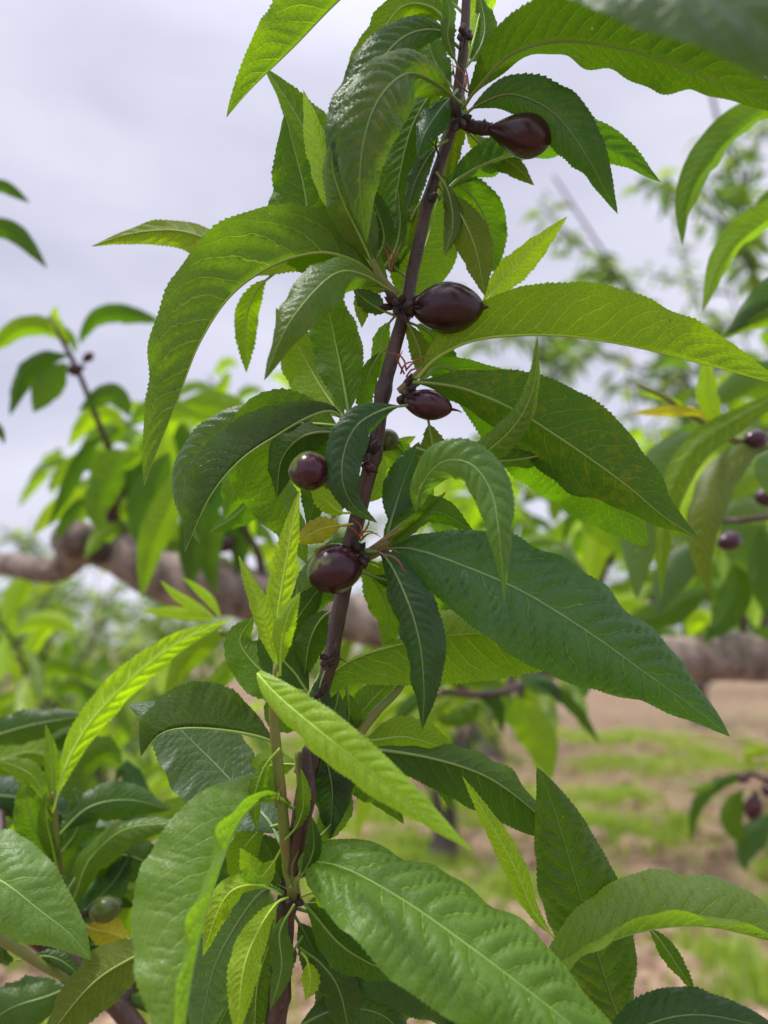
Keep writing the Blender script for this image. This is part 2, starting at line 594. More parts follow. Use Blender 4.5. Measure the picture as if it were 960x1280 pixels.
    me = mesh_of('leaf', (V - base).reshape(-1, 3), F, M_LEAF, {'vein': ('FLOAT_VECTOR', A.reshape(-1, 3))})
    _b = rs.uniform(0.86, 1.14)
    cj = [max(0, c_ * _b * rs.uniform(0.96, 1.04)) for c_ in col]
    o = link('leaf', me, parent, rel(base, parent), (cj[0], cj[1], cj[2], 1 - mot))
    if label:
        o['label'] = label
    if rib:
        m = max(10, rows // 3)
        rp = smooth_path(full, m)
        aw = np.stack([np.interp(np.linspace(0, 1, m), np.linspace(0, 1, n), away[:, k]) for k in range(3)], 1)
        rr = np.interp(np.linspace(0, 1, m), [0, pet / total, 0.5, 1], [1.25, 1.05, 0.62, 0.10]) * 0.00072 * (0.55 + 0.45 * min(1.2, Wp / 45)) * dmean / 0.32
        rp = rp + aw * (sc * rr * (0.30 if sc > 0 else 0.75))[:, None] - 0
        V2, F2 = tube_geo(rp - base, rr, 6)
        me2 = mesh_of('midrib', V2, tri_fix(F2), M_RIB)
        rc = [min(0.7, c_ * 1.5 + a_) for c_, a_ in zip(cj, (0.12, 0.17, 0.035) if face == 'T' else (0.15, 0.18, 0.04))]
        r = link('midrib', me2, o, (0, 0, 0), (rc[0], rc[1], rc[2], 1))
    return o

# ------------------------------------------------------------------ young fruit
def fruit(parent, a, b, d, rpx, col=(0.045, 0.010, 0.016), green=1.0, label=None, tip=7, stalk=None, peak=0.5, q=28):
    """a, b: pixel of the stalk end and of the tip end, d distance, rpx half thickness in pixels"""
    d = np.atleast_1d(d)
    A_, B_ = P(a[0], a[1], d[0]), P(b[0], b[1], d[-1])
    ax = B_ - A_
    ln = np.linalg.norm(ax)
    ax = ax / ln
    sx = norm(np.cross(ax, CU + 0.3 * CF))
    sy = np.cross(ax, sx)
    r = rpx * float(np.mean(d)) / FPX
    n, sg = q, q + 8
    t = np.linspace(0, 1, n)
    k = math.log(0.5) / math.log(peak)
    u = t ** k
    rr = r * np.sin(np.pi * np.clip(u, 0, 1)) ** 0.62
    tz = tip * float(np.mean(d)) / FPX
    pos = t * ln
    a_ = np.linspace(0, 2 * math.pi, sg, endpoint=False)
    V = []
    bl = []
    for i in range(n):
        for g in a_:
            sut = 1 - 0.045 * math.exp(-((g - 1.9) / 0.16) ** 2)
            wob = 1 + 0.02 * math.sin(2 * g + 1) + 0.012 * math.sin(3 * g)
            V.append(A_ + ax * pos[i] + (sx * math.cos(g) + sy * math.sin(g) * 0.97) * rr[i] * sut * wob)
            bl.append(0.5 - 0.5 * math.cos(g - 2.6))
    V = np.array(V)
    F = [(i * sg + j, i * sg + (j + 1) % sg, (i + 1) * sg + (j + 1) % sg, (i + 1) * sg + j) for i in range(n - 1) for j in range(sg)]
    me = mesh_of('fruit', V - A_, np.array(F)[:, ::-1], M_FRUIT, {'blush': ('FLOAT', bl)})
    o = link('fruit', me, parent, rel(A_, parent), (col[0], col[1], col[2], green))
    if label:
        o['label'] = label
    if tip:
        pth = np.array([B_ - ax * tz * 0.5, B_ + ax * tz * 0.5, B_ + ax * tz + sy * tz * 0.15])
        V2, F2 = tube_geo(smooth_path(pth, 8) - A_, np.linspace(r * 0.13, r * 0.02, 8), 6)
        link('style', mesh_of('style', V2, tri_fix(F2), M_BUD), o, (0, 0, 0))
    # dark collar where the old calyx sat
    pth = np.array([A_ - ax * r * 0.30, A_ + ax * r * 0.02, A_ + ax * r * 0.16])
    V2, F2 = tube_geo(smooth_path(pth, 8) - A_, np.array([.16, .2, .26, .31, .34, .34, .30, .22]) * r, 10, 0.35)
    link('calyx', mesh_of('calyx', V2, tri_fix(F2), M_BUD), o, (0, 0, 0))
    return o

def threads(parent, x, y, d, n, ln, ang, spread, mat=None, name='stipule', w=1.2, seed=0):
    rs = random.Random(seed + int(x))
    for _ in range(max(2, int(n * .65))):
        a = R(ang + rs.uniform(-spread, spread))
        l = ln * rs.uniform(0.5, 1.1)
        b = rs.uniform(-0.5, 0.5)
        x0, y0 = x + rs.uniform(-6, 6), y + rs.uniform(-6, 6)
        p = [P(x0, y0, d - rs.uniform(0.0, .012)), P(x0 + math.cos(a) * l * .5, y0 - math.sin(a) * l * .5, d - rs.uniform(0, .015)),
             P(x0 + math.cos(a + b) * l, y0 - math.sin(a + b) * l, d - rs.uniform(0, .02))]
        tube(name, p, [w * d / FPX, w * d / FPX, 0.2 * d / FPX], mat or M_RED, parent, 8, 5)

def knot(parent, x, y, d, r, n=9, seed=1):
    """cluster of old bud scales round a node"""
    rs = random.Random(seed + int(x * 3))
    for _ in range(n):
        a = rs.uniform(0, 2 * math.pi)
        rr = r * rs.uniform(0.2, 0.8)
        dz = d - rs.uniform(-0.006, 0.012)
        x0, y0 = x + math.cos(a) * rr * 0.5, y + math.sin(a) * rr * 0.5
        p = [P(x0, y0, dz), P(x0 + math.cos(a) * rr * 0.6, y0 + math.sin(a) * rr * 0.6 - 2, dz - .001), P(x0 + math.cos(a) * rr * 1.25, y0 + math.sin(a) * rr * 1.2 - 4, dz - .003)]
        s = d / FPX
        tube('bud_scale', p, [3.5 * s, 4.8 * s, 0.6 * s], M_BUD, parent, 8, 7, 0.25)

def px_path(l):
    return [P(*p) for p in l]

# ------------------------------------------------------------------ the shoot in focus
def sd_path(l):
    return smooth_path(px_path(l), 160)

STEM = [(340, 1320, .322), (347, 1250, .323), (360, 1140, .326), (376, 1010, .33), (396, 890, .332), (424, 765, .333), (447, 650, .333), (470, 545, .333), (494, 430, .333), (514, 345, .333), (540, 240, .333), (562, 160, .332), (577, 80, .33), (583, 0, .328), (588, -90, .325)]
front = thing('peach_branch', 'upright purple brown fruiting branch with large drooping leaves and dark young fruits', 'branch', P(340, 1320, .322))
B = front
_sp = sd_path(STEM)
_sr = np.array([14.5, 13.5, 12, 11, 10.5, 10.5, 11.5, 11, 10.5, 9.5, 8.6, 8, 7.2, 6.2, 5.5]) * .9 * .33 / FPX
_sr = np.interp(np.linspace(0, 1, len(_sp)), np.linspace(0, 1, len(_sr)), _sr)
_k = 0
for (nx, ny, amp, off) in ((574, 148, .30, 2.5), (541, 250, .22, -2), (500, 385, .35, 3), (508, 488, .25, -2.5), (464, 568, .30, 2), (446, 692, .30, -3), (412, 825, .25, 3), (366, 1125, .30, -3), (384, 950, .2, 2.5), (352, 1230, .2, 2)):
    nodep = P(nx, ny, .33)
    dist_ = np.abs((_sp - nodep) @ CU)
    _sr = _sr * (1 + amp * np.exp(-(dist_ / .0028) ** 2))
    _sp = _sp + CR * (off * .33 / FPX * np.exp(-(dist_ / .012) ** 2))[:, None]
tube('stem', _sp, _sr, M_STEM, B, raw=True, seg=16, lump=0.07)
# pale pores on the bark
_rs = np.random.default_rng(9)
for _i in range(70):
    _j = int(_rs.integers(3, 150))
    _a = _rs.uniform(-1.2, 1.2)
    _c = _sp[_j] + (CR * math.sin(_a) - CF * math.cos(_a)) * _sr[_j] * 0.99
    _w = _rs.uniform(0.7, 1.5) * .33 / FPX
    tube('lenticel', [_c - CR * _w * math.cos(_a) - CF * _w * math.sin(_a), _c, _c + CR * _w * math.cos(_a) + CF * _w * math.sin(_a)], [_w * .35, _w * .6, _w * .35], M_PORE, B, 5, 6)

# side shoots, still green
tube('green_shoot', px_path([(368, 1120, .322), (358, 1060, .316), (352, 1000, .31), (345, 930, .305), (342, 880, .302), (346, 830, .30)]), np.array([9, 8, 7, 7, 6, 4]) * .31 / FPX, M_GREENSTEM, B, 40, 10)
tube('green_shoot', px_path([(366, 1120, .325), (372, 1050, .322), (376, 990, .32), (372, 940, .32)]), np.array([7, 6, 5.5, 4]) * .32 / FPX, M_GREENSTEM, B, 30, 10)
tube('green_shoot', px_path([(372, 965, .322), (385, 935, .32), (398, 905, .318)]), np.array([5.5, 6, 4]) * .32 / FPX, M_GREENSTEM, B, 20, 10)
tube('green_shoot', px_path([(440, 930, .338), (470, 890, .342), (502, 855, .345), (520, 800, .35)]), np.array([6, 6, 5, 3]) * .34 / FPX, M_GREENSTEM, B, 30, 10)
tube('green_shoot', px_path([(446, 700, .33), (470, 688, .325), (500, 665, .32), (530, 640, .316)]), np.array([8, 8.5, 8, 6]) * .32 / FPX, M_GREENSTEM, B, 30, 10)
tube('green_shoot', px_path([(500, 490, .33), (520, 470, .327), (540, 452, .325)]), np.array([6, 5, 3.5]) * .33 / FPX, M_GREENSTEM, B, 16, 10)
tube('green_shoot', px_path([(494, 370, .33), (478, 350, .327), (465, 325, .325)]), np.array([7, 5.5, 4]) * .33 / FPX, M_GREENSTEM, B, 16, 10)
tube('green_shoot', px_path([(460, 560, .335), (446, 545, .332), (434, 528, .33)]), np.array([5, 4, 3.5]) * .33 / FPX, M_GREENSTEM, B, 16, 10)
tube('twig', px_path([(572, 148, .33), (590, 158, .327), (614, 162, .325)]), np.array([9, 8, 8]) * .33 / FPX, M_BUD, B, 20, 10, 0.25)
# dead purple side twig in front of the stem
tube('twig', px_path([(366, 1090, .318), (376, 1030, .316), (384, 990, .315), (383, 935, .315)]), np.array([9, 12, 12, 5]) * .317 / FPX, M_STEM, B, 30, 10, 0.08)

for (x, y, r_, n_) in ((574, 148, 20, 14), (500, 383, 20, 16), (508, 488, 15, 10), (462, 568, 18, 12), (446, 694, 18, 14), (366, 1128, 14, 8), (412, 825, 11, 6), (541, 250, 7, 5), (402, 868, 10, 5), (580, 40, 12, 8)):
    knot(B, x, y, .325, r_, n_)
threads(B, 452, 672, .32, 9, 34, 70, 60)
threads(B, 470, 690, .318, 6, 60, 10, 30)
threads(B, 505, 465, .322, 10, 36, 75, 45)
threads(B, 488, 340, .322, 6, 40, 100, 30)
threads(B, 437, 530, .325, 5, 26, 80, 60)
threads(B, 368, 1112, .315, 8, 42, 100, 70, M_GREENSTEM)
threads(B, 580, 110, .322, 7, 40, 95, 40)
threads(B, 348, 1005, .303, 4, 30, 60, 40, M_GREENSTEM)
threads(B, 545, 200, .325, 2, 34, 100, 20, M_BUD)
threads(B, 410, 822, .32, 5, 26, 60, 50, M_BUD)

# fruits
fruit(B, (604, 160), (690, 176), (.325, .318), 27, (0.040, 0.012, 0.018), 1.0, 'pear shaped dark purple young fruit on a black stalk', tip=0, peak=0.64)
fruit(B, (514, 386), (606, 384), (.322, .316), 33, (0.022, 0.004, 0.008), 1.05, 'egg shaped blackish purple young fruit with a pointed tip', tip=5, peak=0.50)
fruit(B, (502, 500), (566, 512), (.322, .318), 20, (0.045, 0.010, 0.020), 1.0, 'small striped purple fruit with a long dried style', tip=12, peak=0.52)
fruit(B, (418, 588), (360, 590), (.312, .306), 26, (0.045, 0.009, 0.016), 0.38, 'purple fruit turning green below beside the curled dark leaf', tip=0, peak=0.55)
fruit(B, (452, 700), (386, 722), (.322, .306), 33, (0.034, 0.005, 0.012), 0.55, 'round glossy purple fruit with a green patch underneath', tip=0, peak=0.52)
fruit(B, (478, 560), (490, 540), (.345, .352), 15, (0.05, 0.03, 0.02), 0.30, 'small green fruit half hidden behind the stem', tip=0)
fruit(B, (470, 590), (452, 580), (.326, .322), 7, (0.05, 0.012, 0.02), 1.0, tip=3, q=14)
fruit(B, (402, 958), (436, 985), (.345, .34), 17, (0.06, 0.015, 0.025), 1.0, tip=0)

# ---- leaves: top of the branch
leaf(B, [(586, -75), (500, -55), (430, -5), (368, 58), (315, 110), (283, 147)], .325, 66, L=[100, 100, 95], R_=[12, 8, 14], face='B', col=LT, label='broad bright leaf arching down with its tip against the cloud')
leaf(B, [(578, 136), (600, 106), (640, 68), (700, 52), (780, 62), (870, 92), (955, 130), (990, 150)], (.325, .30, .285, .29), 66, L=[-10, -20, -15], R_=[66, 62, 60], face='B', col=(0.030, 0.062, 0.010))
leaf(B, [(600, -160), (700, -110), (820, -50), (930, 20), (1010, 90), (1075, 160)], (.28, .20, .18, .18), 105, L=[45], R_=[-40], face='T', col=(0.045, 0.09, 0.05), curl=10, label='large blue green leaf nearest to the lens')
leaf(B, [(578, 146), (600, 130), (640, 118), (690, 140), (730, 190), (772, 268)], (.325, .315, .31, .318), 34, L=[5, 5, 15], R_=[20, 15, 60], face='T', col=DK, mot=.1)
leaf(B, [(548, 250), (575, 222), (620, 200), (690, 180), (760, 186), (826, 228)], (.335, .348, .35), 38, L=[10, 5, 20], R_=[60, 60, 50], face='B', col=DG)
leaf(B, [(576, 130), (545, 104), (510, 92), (476, 120), (456, 170), (450, 230), (458, 305)], (.325, .295, .29, .30), 44, L=[-15, 10, 15], R_=[25, 20, 30], face='T', col=MD, mot=.5)
leaf(B, [(574, 60), (545, 38), (500, 50), (455, 110), (432, 180), (440, 245), (452, 290)], (.328, .315, .31, .32), 40, L=[-10, 5, 10], R_=[35, 30, 30], face='T', col=DG)
leaf(B, [(570, 40), (540, 10), (505, 8), (478, 40), (440, 110), (425, 150)], (.33, .33, .335), 30, L=[20, 10], R_=[40, 40], face='B', col=LT)
leaf(B, [(567, 90), (545, 110), (515, 160), (498, 230), (490, 300), (487, 325)], (.334, .343, .345, .343), 38, L=[5, 0, 5], R_=[35, 30, 40], face='B', col=DG)
leaf(B, [(572, 112), (552, 135), (532, 165), (521, 196)], (.325, .31, .312), 22, L=20, R_=40, face='T', col=DK)
leaf(B, [(575, 90), (560, 50), (562, 15), (552, -20)], (.325, .315, .31), 13, L=30, R_=40, face='T', col=DG)
leaf(B, [(580, 90), (592, 50), (602, 10), (622, -40)], (.33, .335, .34), 24, L=20, R_=30, face='B', col=YG)
leaf(B, [(582, 20), (560, 0), (530, -10), (500, -10)], (.33, .335), 26, L=20, R_=30, face='B', col=MD)
leaf(B, [(583, 100), (572, 150), (560, 200), (556, 250)], (.338, .345), 18, L=20, R_=30, face='B', col=OL)
leaf(B, [(578, 110), (540, 130), (524, 150), (512, 200), (506, 260)], (.34, .352, .356), 34, L=10, R_=30, face='B', col=MD)
leaf(B, [(572, 150), (600, 180), (640, 205), (668, 232)], (.34, .352), 20, L=40, R_=20, face='B', col=OL)

# ---- left upper group
leaf(B, [(470, 345), (440, 300), (415, 245), (395, 190), (362, 130), (330, 84)], (.33, .345, .35), 46, L=[30, 30, 50], R_=[5, 5, 25], face='B', col=MD)
leaf(B, [(468, 345), (425, 315), (392, 285), (378, 225), (356, 142)], (.33, .338, .338), 58, L=[5, 5, 10], R_=[35, 35, 50], face='B', col=MD, pk=.42)
leaf(B, [(466, 335), (440, 290), (412, 225), (392, 165), (379, 112)], (.328, .322, .322), 24, L=[20, 30], R_=[15, 20], face='T', col=YG)
leaf(B, [(470, 340), (452, 300), (428, 250), (415, 205), (420, 170)], (.328, .314, .312), 26, L=[20, 30], R_=[20, 20], face='T', col=LT, mot=.3)
leaf(B, [(472, 345), (462, 310), (450, 270), (432, 235), (424, 210)], (.33, .32, .318), 22, L=[10, 30], R_=[20, 20], face='T', col=MD, mot=.5)
leaf(B, [(492, 372), (470, 346), (440, 325), (400, 316), (345, 330), (290, 368), (250, 428), (222, 500), (198, 560), (180, 608)], (.33, .322, .318, .32), 78, L=[110, 105, 100, 95], R_=[22, 12, 12, 20], face='B', col=(.082, .150, .02), pk=.42, label='long bright leaf arching over and hanging with serrated outer rim')
leaf(B, [(470, 345), (400, 330), (300, 322), (262, 300), (218, 288), (165, 292), (114, 308)], (.335, .362, .37), 27, L=[15, 10, 20], R_=[60, 60], face='B', col=(0.11, 0.17, 0.03), pk=.6)
leaf(B, [(492, 366), (455, 344), (425, 340), (395, 362), (358, 410), (330, 476)], (.328, .30, .288, .29), 34, L=[10, 5, 15], R_=[50, 45, 50], face='T', col=MD, mot=.45)
leaf(B, [(436, 532), (415, 515), (385, 522), (345, 545), (300, 576), (262, 622), (231, 690)], (.33, .318, .312, .315), 50, L=[165, 165, 160, 150], R_=[15, 20, 45, 55], face='B', col=(0.05, 0.115, 0.014), mot=.35, pk=.5, label='dark arching leaf with yellow flecks and pale grey far half')
leaf(B, [(424, 550), (350, 520), (295, 532), (252, 562), (232, 600), (233, 645), (250, 680)], (.336, .35, .352), 28, L=[-20], R_=[25, 25], face='T', col=(0.06, 0.11, 0.07), quilt=1.4, label='pale grey green leaf curling behind the dark arching one')
leaf(B, [(437, 530), (432, 492), (420, 430), (408, 375), (396, 330)], (.334, .345, .35), 35, L=4, R_=8, face='B', col=MD)
leaf(B, [(437, 532), (405, 490), (375, 438), (345, 385)], (.335, .356, .36), 38, L=5, R_=15, face='B', col=LT)
leaf(B, [(345, 340), (322, 362), (308, 400), (308, 466)], (.36, .37, .372), 17, L=15, R_=15, face='B', col=LT)
leaf(B, [(497, 396), (478, 388), (458, 376), (441, 360)], (.328, .33), 18, L=40, R_=20, face='T', col=DG)
leaf(B, [(436, 534), (380, 530), (345, 540), (336, 575), (348, 615), (366, 655), (384, 705)], (.335, .35, .356), 58, L=[60, 50], R_=[5, 0, 5], face='B', col=MD, pk=.42)
leaf(B, [(434, 545), (405, 540), (375, 548), (352, 575), (346, 622)], (.332, .335, .34), 32, L=[10, 10], R_=[50, 40], face='B', col=DG)
leaf(B, [(512, 506), (480, 512), (448, 530), (431, 562), (428, 600), (442, 632), (472, 654)], (.318, .304, .302, .306), 27, L=[30, 5, 0, -10], R_=[35, 15, 20, 50], face='T', col=DK)
leaf(B, [(446, 640), (425, 640), (404, 622), (388, 604)], (.33, .326), 16, L=20, R_=20, face='B', col=YG)
leaf(B, [(442, 655), (425, 657), (400, 662), (369, 680)], (.33, .322, .32), 18, L=15, R_=15, face='T', col=YL, mot=.3)
leaf(B, [(466, 560), (430, 560), (405, 575), (390, 640), (384, 660)], (.34, .352), 30, L=15, R_=15, face='B', col=DG)

# ---- right middle group
leaf(B, [(500, 395), (520, 340), (540, 280), (552, 215)], (.335, .352, .36), 46, L=10, R_=10, face='B', col=LT)
leaf(B, [(548, 232), (572, 262), (594, 310), (606, 370)], (.333, .325, .322), 26, L=10, R_=20, face='B', col=OL, mot=.3)
leaf(B, [(545, 215), (590, 245), (612, 290), (620, 345)], (.34, .355, .358), 28, L=10, R_=30, face='B', col=MD)
leaf(B, [(596, 398), (622, 358), (668, 310), (709, 271)], (.335, .345, .345), 21, L=30, R_=15, face='B', col=YG)
leaf(B, [(498, 390), (512, 410), (525, 440), (527, 478)], (.332, .33), 15, L=30, R_=20, face='B', col=OL)
leaf(B, [(520, 474), (548, 446), (600, 424), (690, 419), (780, 431), (870, 453), (985, 484)], (.325, .318, .315, .322), 71, L=[10, 5, 5, 12], R_=[105], face='B', col=(0.135, 0.215, 0.012), pk=.45, label='long yellow green leaf lit from behind reaching right')
leaf(B, [(520, 482), (552, 458), (605, 490), (660, 535), (715, 582), (765, 632), (813, 687)], (.33, .345, .35, .345), 64, L=[8, 5, 15], R_=[5, 5, 15], face='B', col=(0.07, 0.155, 0.012), pk=.55)
leaf(B, [(512, 478), (545, 480), (585, 488), (645, 514), (712, 556), (782, 606), (830, 646), (873, 673)], (.325, .32, .318, .32), 66, L=[15, 10, 10, 30], R_=[40, 35, 40, 50], face='B', col=DG, mot=.5, pk=.5, label='dark leaf with yellow flecks and a stout midrib')
leaf(B, [(520, 560), (582, 577), (620, 555), (650, 522), (668, 478), (672, 418)], (.325, .308, .30), 20, L=[15, 15, 30], R_=[10, 20, 60], face='T', col=LT, pk=.4)
leaf(B, [(525, 575), (580, 578), (640, 575), (690, 568), (740, 572), (800, 606)], (.33, .332, .334), 34, L=[20, 10], R_=[75, 70], face='B', col=MD, mot=.3)
leaf(B, [(520, 655), (526, 610), (552, 578), (588, 580), (614, 615), (624, 670), (631, 755)], (.322, .292, .282, .29), 30, L=[10, 10, 25, 45], R_=[10, 15, 40, 70], face='T', col=(0.085, 0.165, 0.045), pk=.45)
leaf(B, [(472, 688), (505, 664), (538, 634), (558, 614)], (.325, .312, .308), 18, L=[-60, -70], R_=[-55, -60], face='B', col=MD, curl=60, rib=False)
leaf(B, [(484, 668), (492, 640), (505, 600), (524, 552)], (.328, .335, .335), 26, L=10, R_=10, face='T', col=DK)
leaf(B, [(533, 515), (538, 540), (540, 565), (530, 604)], (.328, .322), 20, L=10, R_=20, face='B', col=OL, mot=.5)
leaf(B, [(470, 690), (500, 655), (545, 640), (592, 664)], (.33, .335, .335), 24, L=10, R_=40, face='B', col=DG)
leaf(B, [(452, 688), (480, 686), (514, 686), (565, 702), (650, 738), (735, 790), (812, 845), (868, 885), (913, 921)], (.325, .316, .310, .306, .31), 80, L=[30, 28, 25, 25], R_=[-10, -10, 20, 40], face='T', col=(0.042, 0.100, 0.036), pk=.44, pet=40, quilt=2.1, label='broad dark blue green leaf slanting down with puckered midrib')
leaf(B, [(456, 690), (480, 694), (506, 742), (524, 800), (530, 860), (528, 912)], (.322, .306, .302, .304), 37, L=[10, 10, 20], R_=[45, 45, 50], face='T', col=DK, quilt=1.4, label='narrow glossy dark leaf hanging straight down')
leaf(B, [(425, 800), (384, 872), (392, 862), (440, 824), (520, 801), (600, 792), (690, 800), (775, 822)], (.333, .333, .338, .342), 64, L=[20, 5, 0, 10], R_=[110, 105, 50, 45, 65], face='B', col=(0.13, 0.24, 0.015), pk=.52, pet=70, label='broad lime green leaf passing behind the narrow dark one')
leaf(B, [(456, 700), (500, 712), (550, 720), (600, 740)], (.34, .355), 34, L=10, R_=20, face='B', col=LT)
leaf(B, [(450, 715), (500, 728), (560, 720), (625, 745)], (.338, .348), 20, L=30, R_=20, face='B', col=DG)
leaf(B, [(462, 560), (500, 580), (505, 630), (490, 670)], (.345, .36), 28, L=10, R_=20, face='B', col=YG)

# ---- lower left tuft and leaves
leaf(B, [(347, 845), (338, 805), (322, 750), (298, 694)], (.30, .294, .295), 15, L=[30, 20], R_=[30, 30], face='T', col=YG)
leaf(B, [(347, 845), (346, 780), (358, 700), (374, 612)], (.30, .303, .308), 20, L=[10, 10], R_=[20, 40], face='B', col=YG)
leaf(B, [(350, 845), (352, 805), (360, 770), (375, 740)], (.30, .292, .292), 16, L=[30, 20], R_=[20, 20], face='T', col=YG)
leaf(B, [(345, 838), (352, 800), (370, 745), (372, 720)], (.30, .306, .31), 11, L=[30, 20], R_=[20, 20], face='B', col=MD)
leaf(B, [(346, 870), (322, 842), (350, 872), (410, 922), (490, 985), (560, 1040), (592, 1064)], (.302, .272, .262, .255), 32, L=[35, 30, 30, 30], R_=[-10, -20, -20, 0], face='T', col=(0.20, 0.33, 0.03), pk=.42, pet=44, label='narrow bright leaf crossing in front of the stem towards the lower right')
leaf(B, [(350, 940), (335, 925), (290, 914), (235, 910), (200, 918), (176, 946)], (.31, .306, .304, .31), 62, L=[165, 160, 165, 150], R_=[15, 10, 10, 20], face='B', col=MD, pk=.5, mot=.15)
leaf(B, [(352, 1055), (335, 1025), (308, 997), (262, 948), (205, 896), (160, 880)], (.315, .335, .338, .34), 66, L=[-25, -25], R_=[40, 35, 35], face='T', col=(0.06, 0.11, 0.07), pk=.42, quilt=1.5, label='pale bluish leaf spread behind the arching one')
leaf(B, [(372, 1012), (345, 1003), (318, 1006), (292, 1040), (270, 1100), (250, 1170), (235, 1250), (226, 1345)], (.315, .292, .272, .256, .245), 98, L=[-92, -101, -102, -98], R_=[12, 5, 5, 12], face='T', col=(0.10, 0.20, 0.035), pk=.5, quilt=1.2, label='big light green leaf hanging lowest at the left of the stem')
leaf(B, [(360, 1122), (345, 1130), (322, 1165), (304, 1215), (296, 1300)], (.318, .297, .293), 23, L=20, R_=15, face='B', col=YG)
leaf(B, [(355, 1115), (330, 1112), (296, 1155), (266, 1215), (246, 1310)], (.322, .33, .328), 50, L=[10, 10], R_=[15, 10], face='T', col=(0.05, 0.10, 0.06), quilt=1.4)
leaf(B, [(352, 1118), (325, 1106), (292, 1112), (272, 1140), (254, 1195)], (.32, .312, .31), 21, L=[60, 20], R_=[20, 20], face='B', col=YG, mot=.5)
leaf(B, [(348, 1130), (340, 1170), (322, 1230), (318, 1310)], (.325, .322, .32), 26, L=15, R_=20, face='B', col=MD)
leaf(B, [(352, 1060), (340, 1080), (322, 1095), (300, 1060)], (.32, .316), 16, L=10, R_=10, face='B', col=YG)
leaf(B, [(350, 1030), (322, 1040), (300, 1075), (306, 1120)], (.32, .33), 20, L=10, R_=10, face='B', col=LT)
leaf(B, [(372, 1000), (400, 945), (415, 985), (412, 1050)], (.332, .335, .34), 32, L=10, R_=15, face='T', col=DK)
leaf(B, [(425, 850), (420, 880), (410, 915), (398, 968)], (.336, .332), 24, L=10, R_=15, face='T', col=DG)
leaf(B, [(432, 850), (436, 890), (430, 930), (415, 970)], (.342, .345), 22, L=10, R_=15, face='B', col=DG)
leaf(B, [(394, 880), (372, 846), (352, 810), (392, 745), (410, 730)], (.34, .352), 34, L=10, R_=15, face='B', col=DG)
leaf(B, [(396, 870), (345, 850), (318, 830), (300, 800), (318, 770)], (.34, .36), 34, L=10, R_=15, face='B', col=MD)

# ---- lower right group
leaf(B, [(372, 1100), (385, 1078), (432, 1086), (505, 1126), (585, 1182), (665, 1242), (745, 1305), (830, 1375)], (.315, .288, .276, .268, .265), 88, L=[42, 40, 35, 30], R_=[-20, -25, -20, 5], face='T', col=(0.078, 0.165, 0.024), pk=.42, quilt=2.2, label='largest broad green leaf with pale midrib low at the right of the stem')
leaf(B, [(800, 1330), (772, 1268), (745, 1185), (718, 1095), (692, 1010), (671, 958)], (.335, .33, .325), 56, L=[20, 10, 20], R_=[10, 5, 15], face='T', col=DG, quilt=1.8, mot=.2, pk=.5, label='upright dark leaf with its pointed tip standing up')
leaf(B, [(660, 1240), (700, 1205), (755, 1178), (820, 1160), (885, 1158), (960, 1175), (1040, 1200)], (.32, .305, .30, .305), 72, L=[22, 15, 12, 10], R_=[-60, -96, -97, -94], face='T', col=(0.10, 0.18, 0.035), pk=.5, quilt=1.5, label='mid green leaf reaching right past the upright dark one')
leaf(B, [(800, 1150), (822, 1172), (845, 1205), (870, 1243)], (.33, .335), 13, L=10, R_=30, face='B', col=DG)
leaf(B, [(740, 1340), (790, 1290), (870, 1268), (985, 1290)], (.31, .30, .30), 34, L=[10], R_=[20], face='T', col=DK)
leaf(B, [(440, 930), (468, 936), (540, 948), (610, 972), (672, 1018), (720, 1070)], (.34, .345, .345), 46, L=[62, 58, 60], R_=[12, 5, 10], face='B', col=DG, pk=.5)
leaf(B, [(700, 1180), (668, 1142), (642, 1082), (610, 1025), (578, 970)], (.325, .325, .328), 17, L=30, R_=20, face='B', col=YG)
leaf(B, [(440, 925), (470, 925), (510, 922), (575, 942)], (.345, .36), 30, L=10, R_=30, face='B', col=LT)
leaf(B, [(442, 930), (490, 950), (545, 975), (566, 1015)], (.35, .358), 16, L=10, R_=30, face='B', col=DG)
leaf(B, [(372, 1122), (392, 1142), (425, 1180), (465, 1205), (515, 1222)], (.322, .312, .31), 30, L=[10, 10], R_=[30, 30], face='B', col=DG)
leaf(B, [(372, 1135), (410, 1150), (470, 1195), (530, 1235), (610, 1310)], (.33, .335, .335), 46, L=[30, 10], R_=[10, 30], face='T', col=DK)
leaf(B, [(374, 1185), (402, 1205), (425, 1240), (440, 1310)], (.325, .325), 26, L=10, R_=20, face='T', col=DG)
leaf(B, [(378, 1170), (362, 1195), (348, 1206), (335, 1214)], (.318, .314), 13, L=20, R_=10, face='T', col=DK)
leaf(B, [(372, 1122), (400, 1115), (430, 1140), (448, 1180)], (.34, .352), 26, L=10, R_=20, face='B', col=YG)
leaf(B, [(376, 1190), (384, 1200), (388, 1230), (382, 1250)], (.322, .318), 13, L=10, R_=10, face='B', col=YG)
leaf(B, [(360, 1290), (420, 1262), (480, 1270), (520, 1320)], (.33, .34), 26, L=10, R_=20, face='T', col=DG)
leaf(B, [(440, 1300), (480, 1280), (500, 1240), (490, 1190)], (.34, .35), 26, L=10, R_=20, face='T', col=DG)
leaf(B, [(560, 1330), (570, 1290), (600, 1240), (640, 1210)], (.33, .34), 30, L=10, R_=20, face='B', col=MD)


